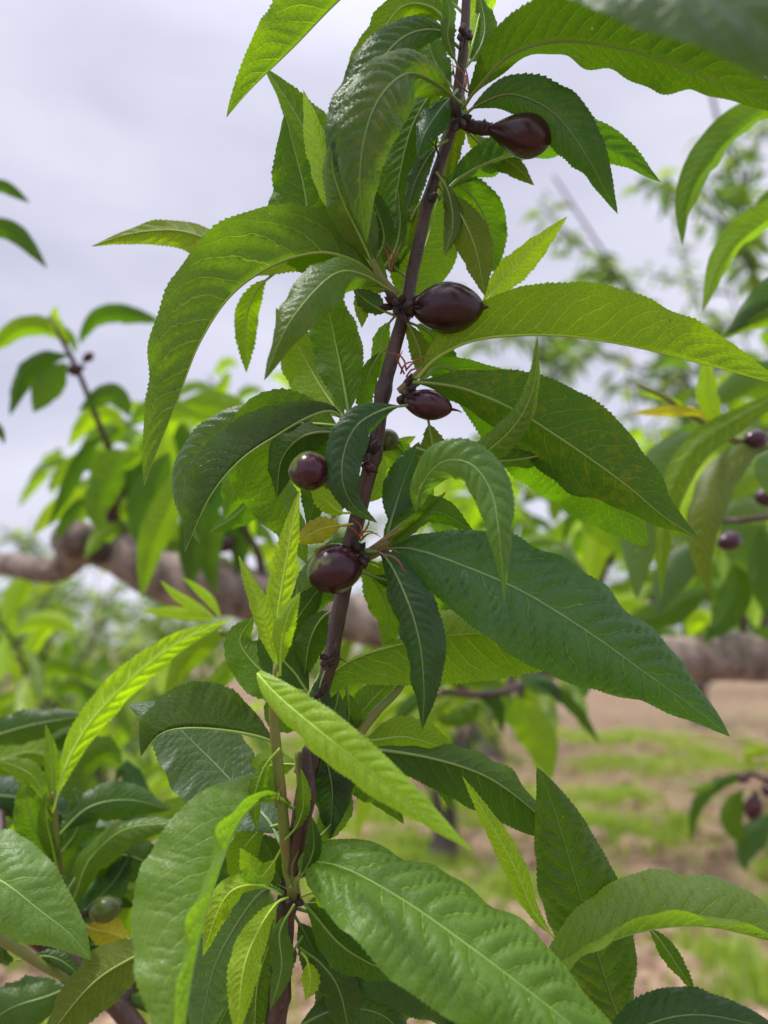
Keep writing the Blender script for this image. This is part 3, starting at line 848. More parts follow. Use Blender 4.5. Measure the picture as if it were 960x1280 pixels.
for l, dd, w, f, c in [
    ([(428, 760), (405, 770), (388, 800), (380, 850)], (.34, .345), 22, 'B', DG), ([(410, 830), (400, 860), (402, 900), (412, 935)], (.33, .326), 18, 'T', DK),
    ([(404, 860), (420, 900), (432, 930), (436, 985)], (.34, .346), 26, 'T', DG), ([(392, 900), (372, 905), (352, 890), (336, 860)], (.345, .352), 24, 'B', MD),
    ([(440, 690), (470, 730), (486, 770), (480, 815)], (.342, .352), 26, 'B', MD), ([(445, 660), (420, 690), (392, 740), (378, 790)], (.345, .36), 32, 'T', DG),
    ([(392, 920), (440, 900), (470, 870), (500, 840)], (.35, .36), 24, 'B', MD), ([(385, 960), (360, 955), (330, 960), (312, 985)], (.34, .345), 22, 'B', LT),
    ([(372, 1060), (400, 1045), (425, 1010), (432, 965)], (.335, .345), 20, 'B', MD), ([(365, 1125), (345, 1090), (336, 1060), (318, 1040)], (.325, .33), 20, 'T', DG),
    ([(368, 1130), (350, 1165), (352, 1210), (338, 1262)], (.31, .30), 17, 'T', MD), ([(366, 1140), (388, 1180), (410, 1230), (400, 1300)], (.335, .34), 28, 'T', DK),
    ([(362, 1180), (330, 1190), (300, 1230), (270, 1290)], (.34, .345), 34, 'T', DG), ([(366, 1130), (420, 1130), (470, 1150), (500, 1200)], (.345, .36), 30, 'B', MD),
    ([(476, 545), (500, 560), (520, 600), (545, 640)], (.345, .36), 22, 'B', MD), ([(505, 400), (540, 420), (556, 470), (552, 520)], (.345, .355), 22, 'B', DG),
    ([(512, 350), (490, 330), (470, 290), (478, 250)], (.34, .35), 22, 'B', DG), ([(540, 240), (520, 262), (505, 300), (492, 340)], (.34, .345), 16, 'B', OL),
    ([(450, 640), (480, 600), (500, 560), (520, 545)], (.35, .365), 22, 'B', LT), ([(490, 430), (470, 450), (455, 490), (460, 530)], (.34, .35), 15, 'B', DG),
    ([(388, 940), (420, 960), (470, 985), (505, 1030)], (.345, .355), 26, 'B', DG)]:
    leaf(B, l, dd, w, L=12, R_=25, face=f, col=c)

for l, dd, w, f, c in [
    ([(578, 90), (600, 60), (606, 30), (598, -10)], (.33, .335), 20, 'B', MD), ([(575, 120), (550, 90), (535, 50), (538, 0)], (.33, .34), 26, 'B', DG),
    ([(560, 175), (540, 190), (520, 225), (508, 262)], (.328, .32), 14, 'T', DG), ([(545, 215), (560, 240), (566, 280), (556, 320)], (.33, .325), 15, 'T', OL),
    ([(495, 372), (470, 360), (455, 375), (452, 410)], (.335, .34), 15, 'B', OL), ([(498, 390), (480, 415), (476, 450), (486, 484)], (.34, .346), 16, 'B', MD),
    ([(470, 345), (490, 320), (500, 285), (498, 240)], (.335, .34), 18, 'B', MD), ([(466, 330), (480, 300), (470, 260), (452, 225)], (.33, .335), 20, 'B', DG),
    ([(462, 556), (440, 570), (430, 610), (415, 650)], (.34, .35), 20, 'B', MD), ([(350, 935), (330, 960), (318, 1000), (322, 1040)], (.30, .305), 13, 'B', LT),
    ([(356, 1050), (372, 1030), (380, 1000), (376, 960)], (.31, .305), 12, 'T', LT), ([(362, 1110), (380, 1090), (392, 1060), (390, 1020)], (.31, .302), 13, 'T', DG),
    ([(340, 545), (320, 560), (300, 600), (280, 650)], (.37, .38), 26, 'B', MD), ([(345, 560), (330, 600), (300, 640), (262, 665)], (.40, .42), 26, 'B', DG)]:
    leaf(B, l, dd, w, L=18, R_=28, face=f, col=c, curl=30)

# ------------------------------------------------------------------ lower left shoot
low = thing('peach_branch', 'green shoot with light leaves rising from a brown twig left of the main stem', 'branch', P(-40, 1130, .42), 'neighbouring peach branches')
tube('twig', px_path([(-60, 1110, .42), (0, 1135, .42), (40, 1165, .42), (90, 1205, .42), (150, 1260, .42), (200, 1330, .42)]), np.array([15, 14, 13, 13, 13, 12]) * .42 / FPX, M_STEM, low, 50, 12, .06)
tube('green_shoot', px_path([(78, 1195, .415), (76, 1120, .41), (70, 1050, .405), (66, 990, .40)]), np.array([7, 6, 5, 4]) * .41 / FPX, M_GREENSTEM, low, 30, 9)
tube('green_shoot', px_path([(-40, 1150, .38), (20, 1185, .385), (70, 1215, .39), (100, 1228, .40)]), np.array([7, 6, 6, 5]) * .39 / FPX, M_GREENSTEM, low, 30, 9)
fruit(low, (112, 1140), (152, 1132), (.405, .40), 17, (0.06, 0.05, 0.02), 0.12, 'small green fruit over the yellow leaf', tip=8)
tube('fruit_stalk', px_path([(80, 1160, .412), (95, 1148, .41), (112, 1140, .405)]), np.array([4, 4, 5]) * .4 / FPX, M_BUD, low, 10, 8)
leaf(low, [(66, 1015), (82, 960), (112, 905), (165, 848), (225, 802), (292, 772)], (.40, .41, .43), 23, L=[20, 10], R_=[30, 30], face='B', col=YG)
leaf(low, [(64, 1015), (66, 975), (64, 940), (57, 905)], (.40, .40), 10, L=20, R_=20, face='T', col=LT)
leaf(low, [(62, 1015), (45, 975), (20, 958), (-10, 950)], (.40, .39), 16, L=20, R_=20, face='T', col=LT)
leaf(low, [(72, 1090), (55, 1060), (38, 1020), (28, 972)], (.405, .39), 22, L=10, R_=20, face='T', col=MD)
leaf(low, [(75, 1100), (66, 1060), (58, 1020), (60, 985)], (.405, .395), 13, L=10, R_=20, face='B', col=LT)
leaf(low, [(-100, 1060), (-60, 1075), (0, 1100), (50, 1138), (88, 1168), (114, 1200)], (.40, .365, .36, .36), 58, L=[8, 5, 10], R_=[12, 10, 10], face='T', col=(0.12, 0.23, 0.055), quilt=1.3, label='light green serrated leaf at the lower left rim')
leaf(low, [(78, 1150), (96, 1115), (112, 1075), (150, 1040), (195, 1030), (242, 1032)], (.41, .40, .395), 26, L=[60, 50], R_=[15, 10], face='T', col=MD)
leaf(low, [(80, 1120), (110, 1080), (150, 1068), (185, 1080), (205, 1108)], (.41, .42, .42), 32, L=20, R_=15, face='B', col=DG)
leaf(low, [(85, 1180), (105, 1140), (140, 1105), (165, 1065)], (.41, .42), 26, L=20, R_=15, face='T', col=DK)
leaf(low, [(70, 1075), (95, 1040), (100, 1010), (92, 985)], (.41, .42), 24, L=20, R_=15, face='T', col=DG)
leaf(low, [(68, 1050), (110, 1010), (160, 1000), (215, 1012)], (.41, .43), 26, L=20, R_=15, face='T', col=DG)
leaf(low, [(95, 1150), (115, 1160), (135, 1165), (164, 1176)], (.405, .41), 20, L=15, R_=15, face='B', col=YL)
leaf(low, [(210, 1180), (160, 1200), (110, 1235), (50, 1310)], (.36, .355), 40, L=[10], R_=[30], face='B', col=OL)
leaf(low, [(100, 1228), (60, 1245), (10, 1262), (-40, 1300)], (.395, .385), 34, L=[15], R_=[20], face='T', col=DG)
leaf(low, [(40, 1180), (10, 1170), (-10, 1180), (-50, 1215)], (.40, .395), 36, L=[15], R_=[20], face='T', col=DG)
leaf(low, [(20, 1200), (60, 1195), (90, 1210), (110, 1240)], (.39, .385), 10, L=[15], R_=[20], face='T', col=DG)
leaf(low, [(-60, 915), (-20, 922), (40, 906), (112, 893)], (.46, .47), 24, L=[20], R_=[25], face='T', col=DG)
leaf(low, [(-60, 960), (-20, 990), (40, 1000), (100, 1030)], (.48, .49), 30, L=[20], R_=[25], face='T', col=DK)
leaf(low, [(-60, 900), (-20, 950), (40, 940), (90, 960)], (.50, .51), 28, L=[20], R_=[25], face='B', col=LT)
leaf(low, [(85, 1200), (120, 1180), (160, 1210), (190, 1260)], (.43, .44), 26, L=[20], R_=[25], face='T', col=DG)

# ------------------------------------------------------------------ thick grey limb crossing behind
limb = thing('peach_limb', 'thick pinkish grey limb with a pruning scar crossing behind the shoots', 'branch', P(-60, 700, 1.0))
LB = [(-140, 700, 1.02), (0, 705, 1.0), (70, 712, .97), (105, 680, .95), (150, 692, .93), (210, 722, .92), (310, 742, .93), (450, 775, .95), (600, 808, .97), (700, 824, .98), (850, 822, .98), (960, 820, 1.0), (1150, 812, 1.05)]
tube('limb', smooth_path(px_path(LB), 150), np.array([14, 14, 16, 26, 33, 30, 28, 26, 25, 27, 32, 34, 34]) * .96 / FPX, M_LIMB, limb, raw=True, seg=20, lump=.13)
tube('limb', px_path([(112, 682, .95), (96, 676, .93), (84, 672, .91)]), np.array([27, 25, 23]) * .93 / FPX, M_LIMB, limb, 14, 16, .06)
tube('pruning_scar', px_path([(127, 690, .925), (124, 688, .90), (122, 687, .885)]), np.array([17, 16, 12]) * .9 / FPX, M_CUT, limb, 10, 14, .1)
tube('side_twig', px_path([(150, 665, .93), (140, 640, .92), (150, 600, .9), (120, 520, .85), (98, 465, .83), (75, 420, .80), (62, 395, .80)]), np.array([11, 7, 5, 4, 3.5, 3, 2]) * .86 / FPX, M_STEM, limb, 50, 8)
tube('side_twig', px_path([(330, 735, .92), (322, 690, .92), (300, 650, .9), (282, 600, .9)]), np.array([7, 5, 4, 3]) * .9 / FPX, M_STEM, limb, 30, 8)
tube('side_twig', px_path([(720, 810, .97), (735, 770, .95), (760, 700, .9), (800, 640, .86)]), np.array([8, 6, 5, 3]) * .9 / FPX, M_STEM, limb, 30, 8)
tube('side_twig', px_path([(640, 830, .96), (635, 860, .9), (600, 870, .86), (560, 850, .82)]), np.array([7, 5, 4, 3]) * .9 / FPX, M_STEM, limb, 30, 8)

def soft(parent, l, d, w, L=15, R_=15, face='B', col=LT, **k):
    return leaf(parent, l, d, w, L=L, R_=R_, face=face, col=col, q=22, rib=k.pop('rib', False), pet=k.pop('pet', 8), **k)

# shoot at the left rim, on the limb's twig
soft(limb, [(96, 448), (88, 425), (60, 412), (25, 412), (-25, 452)], (.82, .8), 17, L=50, col=LT)
soft(limb, [(95, 450), (80, 444), (50, 450), (25, 478), (12, 520)], (.82, .8), 17, col=DG, R_=50)
soft(limb, [(92, 452), (82, 456), (62, 480), (42, 516)], (.82, .8), 20, col=MD, R_=10)
soft(limb, [(100, 440), (104, 420), (125, 398), (160, 394), (206, 404)], (.82, .8), 15, L=10, R_=40, col=DG)
soft(limb, [(90, 440), (75, 415), (68, 395), (72, 382)], (.82, .8), 9, col=YG)
soft(limb, [(165, 530), (155, 505), (135, 492), (98, 514)], (.85, .83), 15, col=DG)
soft(limb, [(-40, 240), (-10, 232), (10, 236), (38, 254)], (.7, .7), 9, col=DG)
soft(limb, [(-60, 290), (-20, 284), (20, 292), (60, 336)], (.68, .68), 14, col=DG)
soft(limb, [(-30, 500), (-20, 520), (0, 540), (6, 556)], (.7, .7), 8, col=DG)
tube('side_twig', px_path([(-40, 540, .75), (-50, 400, .72), (-55, 280, .7), (-45, 235, .7)]), np.array([4, 4, 3, 2]) * .7 / FPX, M_STEM, limb, 20, 8)
fruit(limb, (104, 459), (84, 465), (.82, .815), 8.5, tip=0, q=14)
fruit(limb, (104, 452), (117, 441), (.82, .82), 6, tip=0, q=14)
fruit(limb, (292, 672), (274, 690), (.9, .9), 9, tip=0, q=14)
# leaves hanging round the limb on the left
for l, w, c, dd in [
    ([(150, 560), (142, 590), (122, 630), (125, 665)], 22, MD, .78), ([(140, 545), (110, 560), (80, 620), (60, 660)], 11, DG, .86),
    ([(160, 540), (175, 520), (210, 510), (250, 520)], 18, LT, .84), ([(160, 545), (140, 520), (110, 525), (85, 560)], 14, YG, .88),
    ([(215, 560), (200, 590), (180, 640), (176, 690)], 26, DG, .76), ([(240, 560), (215, 620), (190, 680), (176, 750)], 22, LT, .70),
    ([(250, 600), (246, 640), (240, 690), (238, 740)], 22, DG, .82), ([(270, 600), (262, 640), (262, 700), (270, 745)], 19, MD, .86),
    ([(300, 560), (280, 600), (250, 640), (236, 670)], 20, DK, .84), ([(220, 500), (250, 505), (290, 510), (320, 530)], 20, LT, .80),
    ([(250, 520), (270, 500), (280, 480), (290, 470)], 10, YG, .82), ([(190, 560), (160, 575), (135, 575), (110, 600)], 15, LT, .86),
    ([(130, 620), (110, 625), (90, 640), (66, 680)], 9, DG, .9), ([(210, 520), (205, 560), (206, 600), (210, 630)], 18, YG, .9),
    ([(150, 560), (165, 590), (170, 620), (172, 640)], 17, DG, .92), ([(285, 610), (290, 640), (300, 680), (296, 720)], 18, DG, .9),
    ([(105, 560), (90, 575), (72, 600), (64, 620)], 9, YG, .95), ([(230, 520), (228, 540), (240, 590), (250, 630)], 26, DG, .92),
    ([(180, 540), (190, 570), (200, 590), (230, 600)], 20, MD, .95)]:
    soft(limb, l, dd, w, col=c)
# bright tuft below the limb
tube('side_twig', px_path([(330, 760, .7), (320, 790, .6), (300, 800, .52), (276, 790, .46)]), np.array([5, 4, 4, 3]) * .6 / FPX, M_GREENSTEM, limb, 30, 8)
for l, w, c, dd in [([(276, 775), (250, 770), (215, 765), (176, 764)], 9, YG, .5), ([(276, 775), (250, 762), (222, 745), (200, 725)], 8, YG, .5),
                    ([(280, 778), (262, 750), (240, 730), (228, 722)], 7, YG, .52), ([(300, 790), (265, 795), (235, 820), (206, 868)], 21, LT, .55),
                    ([(290, 795), (290, 830), (262, 860), (240, 880)], 14, LT, .58)]:
    soft(limb, l, dd, w, col=c)

# ------------------------------------------------------------------ right hand shoot
rgt = thing('peach_branch', 'bright green shoot with small purple fruits entering at the right rim', 'branch', P(1060, 590, .55), 'neighbouring peach branches')
tube('green_shoot', px_path([(1060, 590, .55), (1000, 572, .54), (955, 562, .53), (905, 545, .52), (870, 522, .51), (830, 496, .5), (795, 480, .5)]), np.array([6, 6, 6, 5, 4, 3, 2]) * .53 / FPX, M_GREENSTEM, rgt, 50, 9)
fruit(rgt, (958, 548), (930, 550), (.52, .515), 13, (0.05, 0.02, 0.035), 1.0, 'small purple fruit beside the curved olive leaf', tip=0, q=18)
fruit(rgt, (925, 672), (898, 680), (.62, .61), 13, (0.05, 0.02, 0.03), 1.0, tip=0, q=16)
fruit(rgt, (975, 618), (945, 622), (.65, .64), 14, (0.05, 0.02, 0.03), 1.0, tip=0, q=16)
for l, dd, w, c, f, LL, RR in [
    ([(888, 535), (872, 516), (830, 514), (788, 517)], .50, 8, YL, 'B', 10, 20),
    ([(875, 522), (840, 500), (800, 490), (798, 476)], .5, 4, YG, 'B', 20, 20),
    ([(905, 545), (885, 500), (884, 470), (882, 440)], .5, 16, YG, 'B', 20, 30),
    ([(1000, 480), (930, 520), (870, 560), (838, 620), (828, 690), (826, 750)], (.5, .48, .48), 20, LT, 'B', 10, 20),
    ([(970, 566), (945, 560), (905, 590), (880, 640), (876, 690), (888, 745)], (.52, .5, .5), 26, OL, 'T', 10, 25),
    ([(900, 545), (850, 560), (812, 620), (798, 690), (796, 750)], .56, 34, (0.05, .1, .05), 'T', 10, 10),
    ([(980, 560), (960, 570), (955, 590), (960, 620)], .5, 12, (0.07, .14, .07), 'T', 10, 10),
    ([(1010, 160), (965, 140), (920, 165), (880, 208), (858, 255), (853, 308)], (.46, .44, .44), 30, MD, 'B', 60, 5),
    ([(1040, 240), (985, 262), (940, 288), (905, 325), (878, 390)], (.48, .46), 26, LT, 'B', 60, 5),
    ([(1040, 330), (990, 350), (950, 380), (905, 420)], (.5, .5), 22, DG, 'T', 20, 15),
    ([(1040, 370), (1000, 385), (940, 398), (900, 425)], (.5, .5), 20, LT, 'B', 20, 15),
    ([(1060, 210), (1010, 235), (960, 250), (940, 280)], (.6, .6), 16, MD, 'B', 20, 15),
    ([(1050, 460), (1000, 470), (930, 480), (880, 510)], .62, 26, MD, 'T', 20, 15),
    ([(900, 560), (880, 600), (850, 640), (800, 660)], .7, 24, YG, 'B', 20, 15),
    ([(980, 600), (940, 600), (900, 620), (860, 680)], .7, 26, LT, 'T', 20, 15),
    ([(1000, 640), (960, 640), (920, 640), (880, 660)], .68, 18, (0.1, .17, .07), 'T', 20, 15),
    ([(940, 610), (930, 660), (950, 700), (990, 720)], .72, 34, (.05, .1, .05), 'T', 20, 15),
    ([(900, 680), (870, 690), (840, 720), (820, 770)], .72, 24, (.05, .1, .05), 'T', 20, 15),
    ([(920, 690), (920, 740), (900, 780), (880, 800)], .74, 22, DG, 'B', 20, 15),
    ([(900, 740), (860, 750), (830, 770), (790, 780)], .74, 20, DG, 'B', 20, 15),
    ([(950, 650), (955, 700), (960, 740), (970, 780)], .7, 22, DG, 'T', 20, 15),
    ([(780, 700), (750, 650), (730, 620), (700, 600)], .8, 26, LT, 'B', 20, 15),
    ([(800, 640), (770, 650), (745, 690), (740, 740)], .84, 22, YG, 'B', 20, 15),
    ([(800, 640), (780, 620), (740, 600), (700, 640)], .84, 22, MD, 'B', 20, 15)]:
    soft(rgt, l, dd, w, L=LL, R_=RR, face=f, col=c)
tube('side_twig', px_path([(1060, 590, .55), (1070, 420, .5), (1055, 250, .47), (1020, 155, .46)]), np.array([7, 6, 5, 3]) * .5 / FPX, M_STEM, rgt, 30, 9)
tube('side_twig', px_path([(1060, 620, .7), (990, 640, .68), (930, 650, .67), (880, 650, .7)]), np.array([6, 5, 4, 3]) * .68 / FPX, M_STEM, rgt, 30, 9)

# ------------------------------------------------------------------ shoot low at the right rim
rlow = thing('peach_branch', 'small drooping shoot with dark fruits over the bare soil at the right', 'branch', P(1060, 1000, .95), 'neighbouring peach branches')
tube('side_twig', px_path([(1060, 1010, .95), (1000, 995, .93), (958, 975, .92), (936, 965, .92)]), np.array([6, 5, 4, 3]) * .93 / FPX, M_STEM, rlow, 24, 8)
for a, b, r_ in (((938, 968), (922, 976), 7), ((966, 990), (952, 985), 9), ((945, 992), (938, 1026), 11)):
    fruit(rlow, a, b, .91, r_, tip=0, q=14)
for l, w, c in [([(950, 962), (935, 950), (940, 940), (985, 935)], 8, YG), ([(945, 968), (915, 972), (890, 985), (870, 1010), (862, 1055)], 9, DG), ([(930, 975), (905, 980), (880, 985), (856, 990)], 6, LT),
                ([(935, 980), (920, 1000), (915, 1030), (935, 1062)], 15, MD), ([(970, 1010), (945, 1040), (930, 1070), (932, 1090)], 17, (.04, .09, .04)), ([(955, 970), (965, 955), (980, 950), (1000, 955)], 8, YG)]:
    soft(rlow, l, .92, w, col=c)

# ------------------------------------------------------------------ shoot under the limb, behind the main stem
mid = thing('peach_branch', 'hanging shoot of long soft leaves under the grey limb behind the main stem', 'branch', P(700, 820, .9), 'neighbouring peach branches')
tube('side_twig', px_path([(700, 828, .9), (672, 840, .86), (640, 862, .82), (600, 868, .8), (550, 862, .8)]), np.array([7, 6, 5, 4, 3]) * .85 / FPX, M_STEM, mid, 24, 8)
for l, w, c, dd in [([(640, 862), (648, 880), (672, 920), (690, 975)], 27, LT, .74), ([(655, 850), (690, 860), (722, 890), (750, 930)], 9, DG, .78), ([(632, 855), (610, 838), (570, 838), (540, 852)], 12, LT, .76),
                    ([(640, 862), (610, 850), (560, 845), (520, 870)], 14, MD, .8), ([(600, 868), (590, 890), (560, 900), (540, 890)], 12, MD, .84), ([(640, 845), (660, 850), (690, 862), (700, 880)], 14, (.05, .11, .06), .78),
                    ([(735, 810), (740, 830), (730, 850), (732, 872)], 17, (.05, .11, .05), .7), ([(590, 865), (620, 880), (625, 900), (630, 915)], 10, DG, .8), ([(560, 865), (520, 880), (500, 900), (495, 920)], 15, DG, .85)]:
    soft(mid, l, dd, w, col=c)

# ------------------------------------------------------------------ loose neighbouring shoots filling the middle distance
def droop_shoot(root, p0, p1, n, size, rs, col_set, sag=0.5):
    p0, p1 = np.array(p0), np.array(p1)
    m_ = (p0 + p1) / 2 + np.array([0, 0, 0.04])
    pth = smooth_path([p0, m_, p1], 30)
    tube('side_twig', pth, np.linspace(.004, .0015, 30), M_STEM, root, raw=True, seg=6)
    ax = norm(p1 - p0)
    for i in range(n):
        u = (i + .5) / n
        b = pth[int(u * 29)]
        a = i * 2.4 + rs.uniform(-.4, .4)
        s1 = norm(np.cross(ax, [0.1, 0.2, 1.0]))
        s2 = np.cross(ax, s1)
        o_ = norm(s1 * math.cos(a) + s2 * math.sin(a) + ax * .5)
        ln = size * rs.uniform(.7, 1.2)
        q1 = b + o_ * ln * .35 + np.array([0, 0, .05 * ln])
        q2 = b + o_ * ln * .7 - np.array([0, 0, sag * .25 * ln])
        q3 = b + o_ * ln * .9 - np.array([0, 0, sag * .8 * ln])
        px = []
        for q_ in (b, q1, q2, q3):
            v = q_ - CAM
            z = v @ CF
            px.append((480 + FPX * (v @ CR) / z, 640 - FPX * (v @ CU) / z, z))
        c = col_set[rs.integers(len(col_set))]
        z = [p[2] for p in px]
        leaf(root, [(p[0], p[1]) for p in px], z, ln * .135 * FPX / np.mean(z), L=rs.uniform(0, 50), R_=rs.uniform(0, 50), face='B' if rs.random() < .55 else 'T', col=c, q=12, rib=False, pet=4)

GEN = [
    # root px/d, tip px/d, leaves, size, label
    ((40, 900, 1.3), (0, 780, 1.1), 16, .13, 'leafy shoot beyond the left rim below the grey limb'),
    ((230, 980, 1.5), (190, 860, 1.4), 12, .12, 'pale shoot standing behind the long bright leaf'),
    ((620, 720, 1.5), (700, 560, 1.4), 24, .12, 'yellow green shoot behind the flecked leaf'),
    ((960, 640, 1.4), (850, 440, 1.5), 22, .12, 'leafy shoot behind the fruits at the right rim'),
    ((640, 700, 1.3), (560, 600, 1.3), 18, .12, 'bright shoot behind the main stem at fruit height'),
    ((820, 760, 1.3), (740, 640, 1.25), 20, .12, 'leafy shoot just above the grey limb on the right'),
    ((-60, 1000, 1.0), (60, 1010, 1.0), 12, .12, 'dark leafy shoot behind the light serrated leaf'),
    ((330, 620, 1.5), (260, 470, 1.4), 18, .12, 'shoot seen under the long arching leaf'),
    ((180, 640, 1.3), (60, 590, 1.5), 16, .10, 'thin shoot reaching left over the grey limb'),
    ((900, 720, 1.2), (980, 690, 1.15), 14, .12, 'shaded shoot above the right end of the limb'),
]
roots = []
for k, (a, b, n, sz, lab) in enumerate(GEN):
    rs = np.random.default_rng(200 + k)
    g = thing('peach_branch', lab, 'branch', P(*a), 'neighbouring peach branches')
    roots.append(g)
    droop_shoot(g, P(*a), P(*b), n, sz, rs, [MD, LT, YG, YG, LT])
MORE = [
    (limb, (180, 700, .95), (110, 560, .95), 14, .11), (limb, (250, 715, .95), (230, 560, 1.0), 16, .12), (limb, (170, 690, .95), (210, 520, 1.05), 14, .11),
    (limb, (300, 740, .95), (330, 580, 1.1), 14, .12), (limb, (760, 815, 1.0), (700, 680, 1.1), 16, .12), (limb, (860, 815, 1.0), (830, 660, 1.05), 16, .12),
    (limb, (930, 815, 1.0), (930, 660, .95), 16, .12), (limb, (560, 800, 1.0), (600, 640, 1.2), 16, .12), (limb, (700, 830, .95), (640, 900, .9), 8, .10),
    (roots[2], (620, 720, 1.5), (780, 640, 1.5), 20, .12), (roots[2], (620, 720, 1.5), (620, 560, 1.6), 20, .12), (roots[4], (640, 700, 1.3), (540, 700, 1.4), 16, .12),
    (roots[3], (960, 640, 1.4), (800, 560, 1.5), 18, .12), (roots[3], (960, 640, 1.4), (960, 420, 1.5), 18, .12), (roots[0], (40, 900, 1.3), (120, 860, 1.3), 16, .11),
    (roots[6], (-60, 1000, 1.0), (20, 1090, .8), 12, .12), (roots[6], (-60, 1000, 1.0), (120, 960, 1.1), 14, .12),
    (low, (90, 1205, .42), (200, 1100, .52), 10, .10), (low, (150, 1260, .42), (240, 1180, .5), 8, .10), (low, (40, 1165, .42), (20, 1040, .55), 8, .11),
    (low, (0, 1135, .42), (-10, 1000, .6), 8, .11),
    (limb, (640, 815, 1.0), (500, 740, 1.2), 14, .12), (limb, (450, 775, .95), (480, 900, 1.1), 14, .12), (mid, (600, 868, .8), (480, 960, 1.0), 10, .11),
    (roots[1], (230, 980, 1.5), (330, 900, 1.5), 14, .12), (roots[1], (230, 980, 1.5), (120, 900, 1.5), 14, .12), (roots[3], (960, 640, 1.4), (880, 700, 1.4), 14, .12),
    (roots[4], (640, 700, 1.3), (700, 760, 1.4), 12, .12), (roots[7], (330, 620, 1.5), (380, 480, 1.6), 12, .12),
]
for k, (g, a, b, n, sz) in enumerate(MORE):
    rs = np.random.default_rng(300 + k)
    droop_shoot(g, P(*a), P(*b), n, sz, rs, [MD, LT, YG, YG, LT] if g is not low else [DG, MD, LT, DK])
# ------------------------------------------------------------------ ground
def fbm(x, y, seed=0):
    rs = np.random.default_rng(seed)
    z = np.zeros_like(x)
    for o in range(7):
        f = 0.8 * 1.9 ** o
        for _ in range(3):
            a = rs.uniform(0, 6.28)
            z += 0.045 * 0.62 ** o * np.sin(f * (x * math.cos(a) + y * math.sin(a)) + rs.uniform(0, 6.28))
    return z

def ground_h(x, y):
    return fbm(x, y, 3)

def build_ground():
    yy = np.r_[-6, -3, 0, 1.5, np.linspace(2.0, 9, 300), np.geomspace(9.05, 900, 90)]
    u = np.linspace(-1, 1, 261)
    X = np.array([np.sign(u) * np.abs(u) ** 1.3 * (4.5 + 0.9 * max(y, 0)) for y in yy])
    Y = np.repeat(yy[:, None], len(u), 1)
    Z = ground_h(X, Y) * np.clip(60 / (Y.clip(1)), 0, 1)
    V = np.stack([X, Y, Z], -1).reshape(-1, 3)
    n, k = X.shape
    i, j = np.meshgrid(np.arange(n - 1), np.arange(k - 1), indexing='ij')
    F = np.stack([i * k + j, i * k + j + 1, (i + 1) * k + j + 1, (i + 1) * k + j], -1).reshape(-1, 4)
    m, t, out = newmat('soil')
    tco = nd(t, 'TexCoord')
    co = tco.outputs['Object']
    a = noise(t, co, 2.6, 6, 0.62)
    b = noise(t, co, 7, 6, 0.7)
    e = noise(t, co, 0.45, 4, 0.55)
    c = mixc(t, maprange(t, b, 0.42, 0.60, 0, 1), (0.17, 0.105, 0.060, 1), (0.36, 0.245, 0.155, 1))
    c = mixc(t, maprange(t, a, 0.5, 0.72, 0, 0.6), c, (0.12, 0.085, 0.045, 1))
    c = mixc(t, maprange(t, e, 0.56, 0.62, 0, 0.4, True), c, (0.19, 0.24, 0.06, 1))
    pr = nd(t, 'BsdfPrincipled')
    lk(t, c, pr.inputs['Base Color'])
    pr.inputs['Roughness'].default_value = 0.95
    bump = nd(t, 'Bump')
    bump.inputs['Distance'].default_value = 0.05
    lk(t, b, bump.inputs['Height'])
    lk(t, bump.outputs[0], pr.inputs['Normal'])
    lk(t, pr.outputs[0], out.inputs[0])
    o = link('ground', mesh_of('ground', V, F, m))
    o['kind'] = 'structure'

build_ground()

def build_clods():
    """loose clods and stones lying on the soil"""
    n = 3600
    rs = np.random.default_rng(11)
    y = 2.2 + 9.5 * rs.random(n) ** 1.4
    x = rs.uniform(-0.62, 0.62, n) * y + rs.uniform(-0.3, 0.3, n)
    sz = 0.016 + 0.085 * rs.random(n) ** 3
    ico = []
    g = (1 + 5 ** 0.5) / 2
    for a_, b_ in ((1, g), (-1, g), (1, -g), (-1, -g)):
        ico += [(a_, b_, 0), (0, a_, b_), (b_, 0, a_)]
    ico = norm(np.array(ico, float))
    # hull faces of the icosahedron
    tris = []
    for i in range(12):
        for j in range(i + 1, 12):
            for k in range(j + 1, 12):
                d_ = [np.linalg.norm(ico[p] - ico[q]) for p, q in ((i, j), (j, k), (i, k))]
                if max(d_) < 1.2:
                    nn = np.cross(ico[j] - ico[i], ico[k] - ico[i])
                    tris.append((i, j, k) if nn @ ico[i] > 0 else (i, k, j))
    tris = np.array(tris)
    V, F = [], []
    for i in range(n):
        p = ico * (1 + 0.5 * (rs.random((12, 1)) - 0.5)) * sz[i] * np.array([rs.uniform(.8, 1.4), rs.uniform(.8, 1.3), rs.uniform(.5, .9)])
        V.append(p + [x[i], y[i], ground_h(x[i:i + 1], y[i:i + 1])[0] + sz[i] * 0.25])
        F.append(tris + 12 * i)
    o = link('soil_clods', mesh_of('soil_clods', np.vstack(V), np.vstack(F), simple_material('clod_soil', (0.44, 0.31, 0.215), 0.95, (0.20, 0.12, 0.075), 20), smooth=False))
    o['kind'] = 'stuff'
    o['label'] = 'loose reddish brown clods of soil scattered on the orchard floor'
    o['category'] = 'clods'

build_clods()

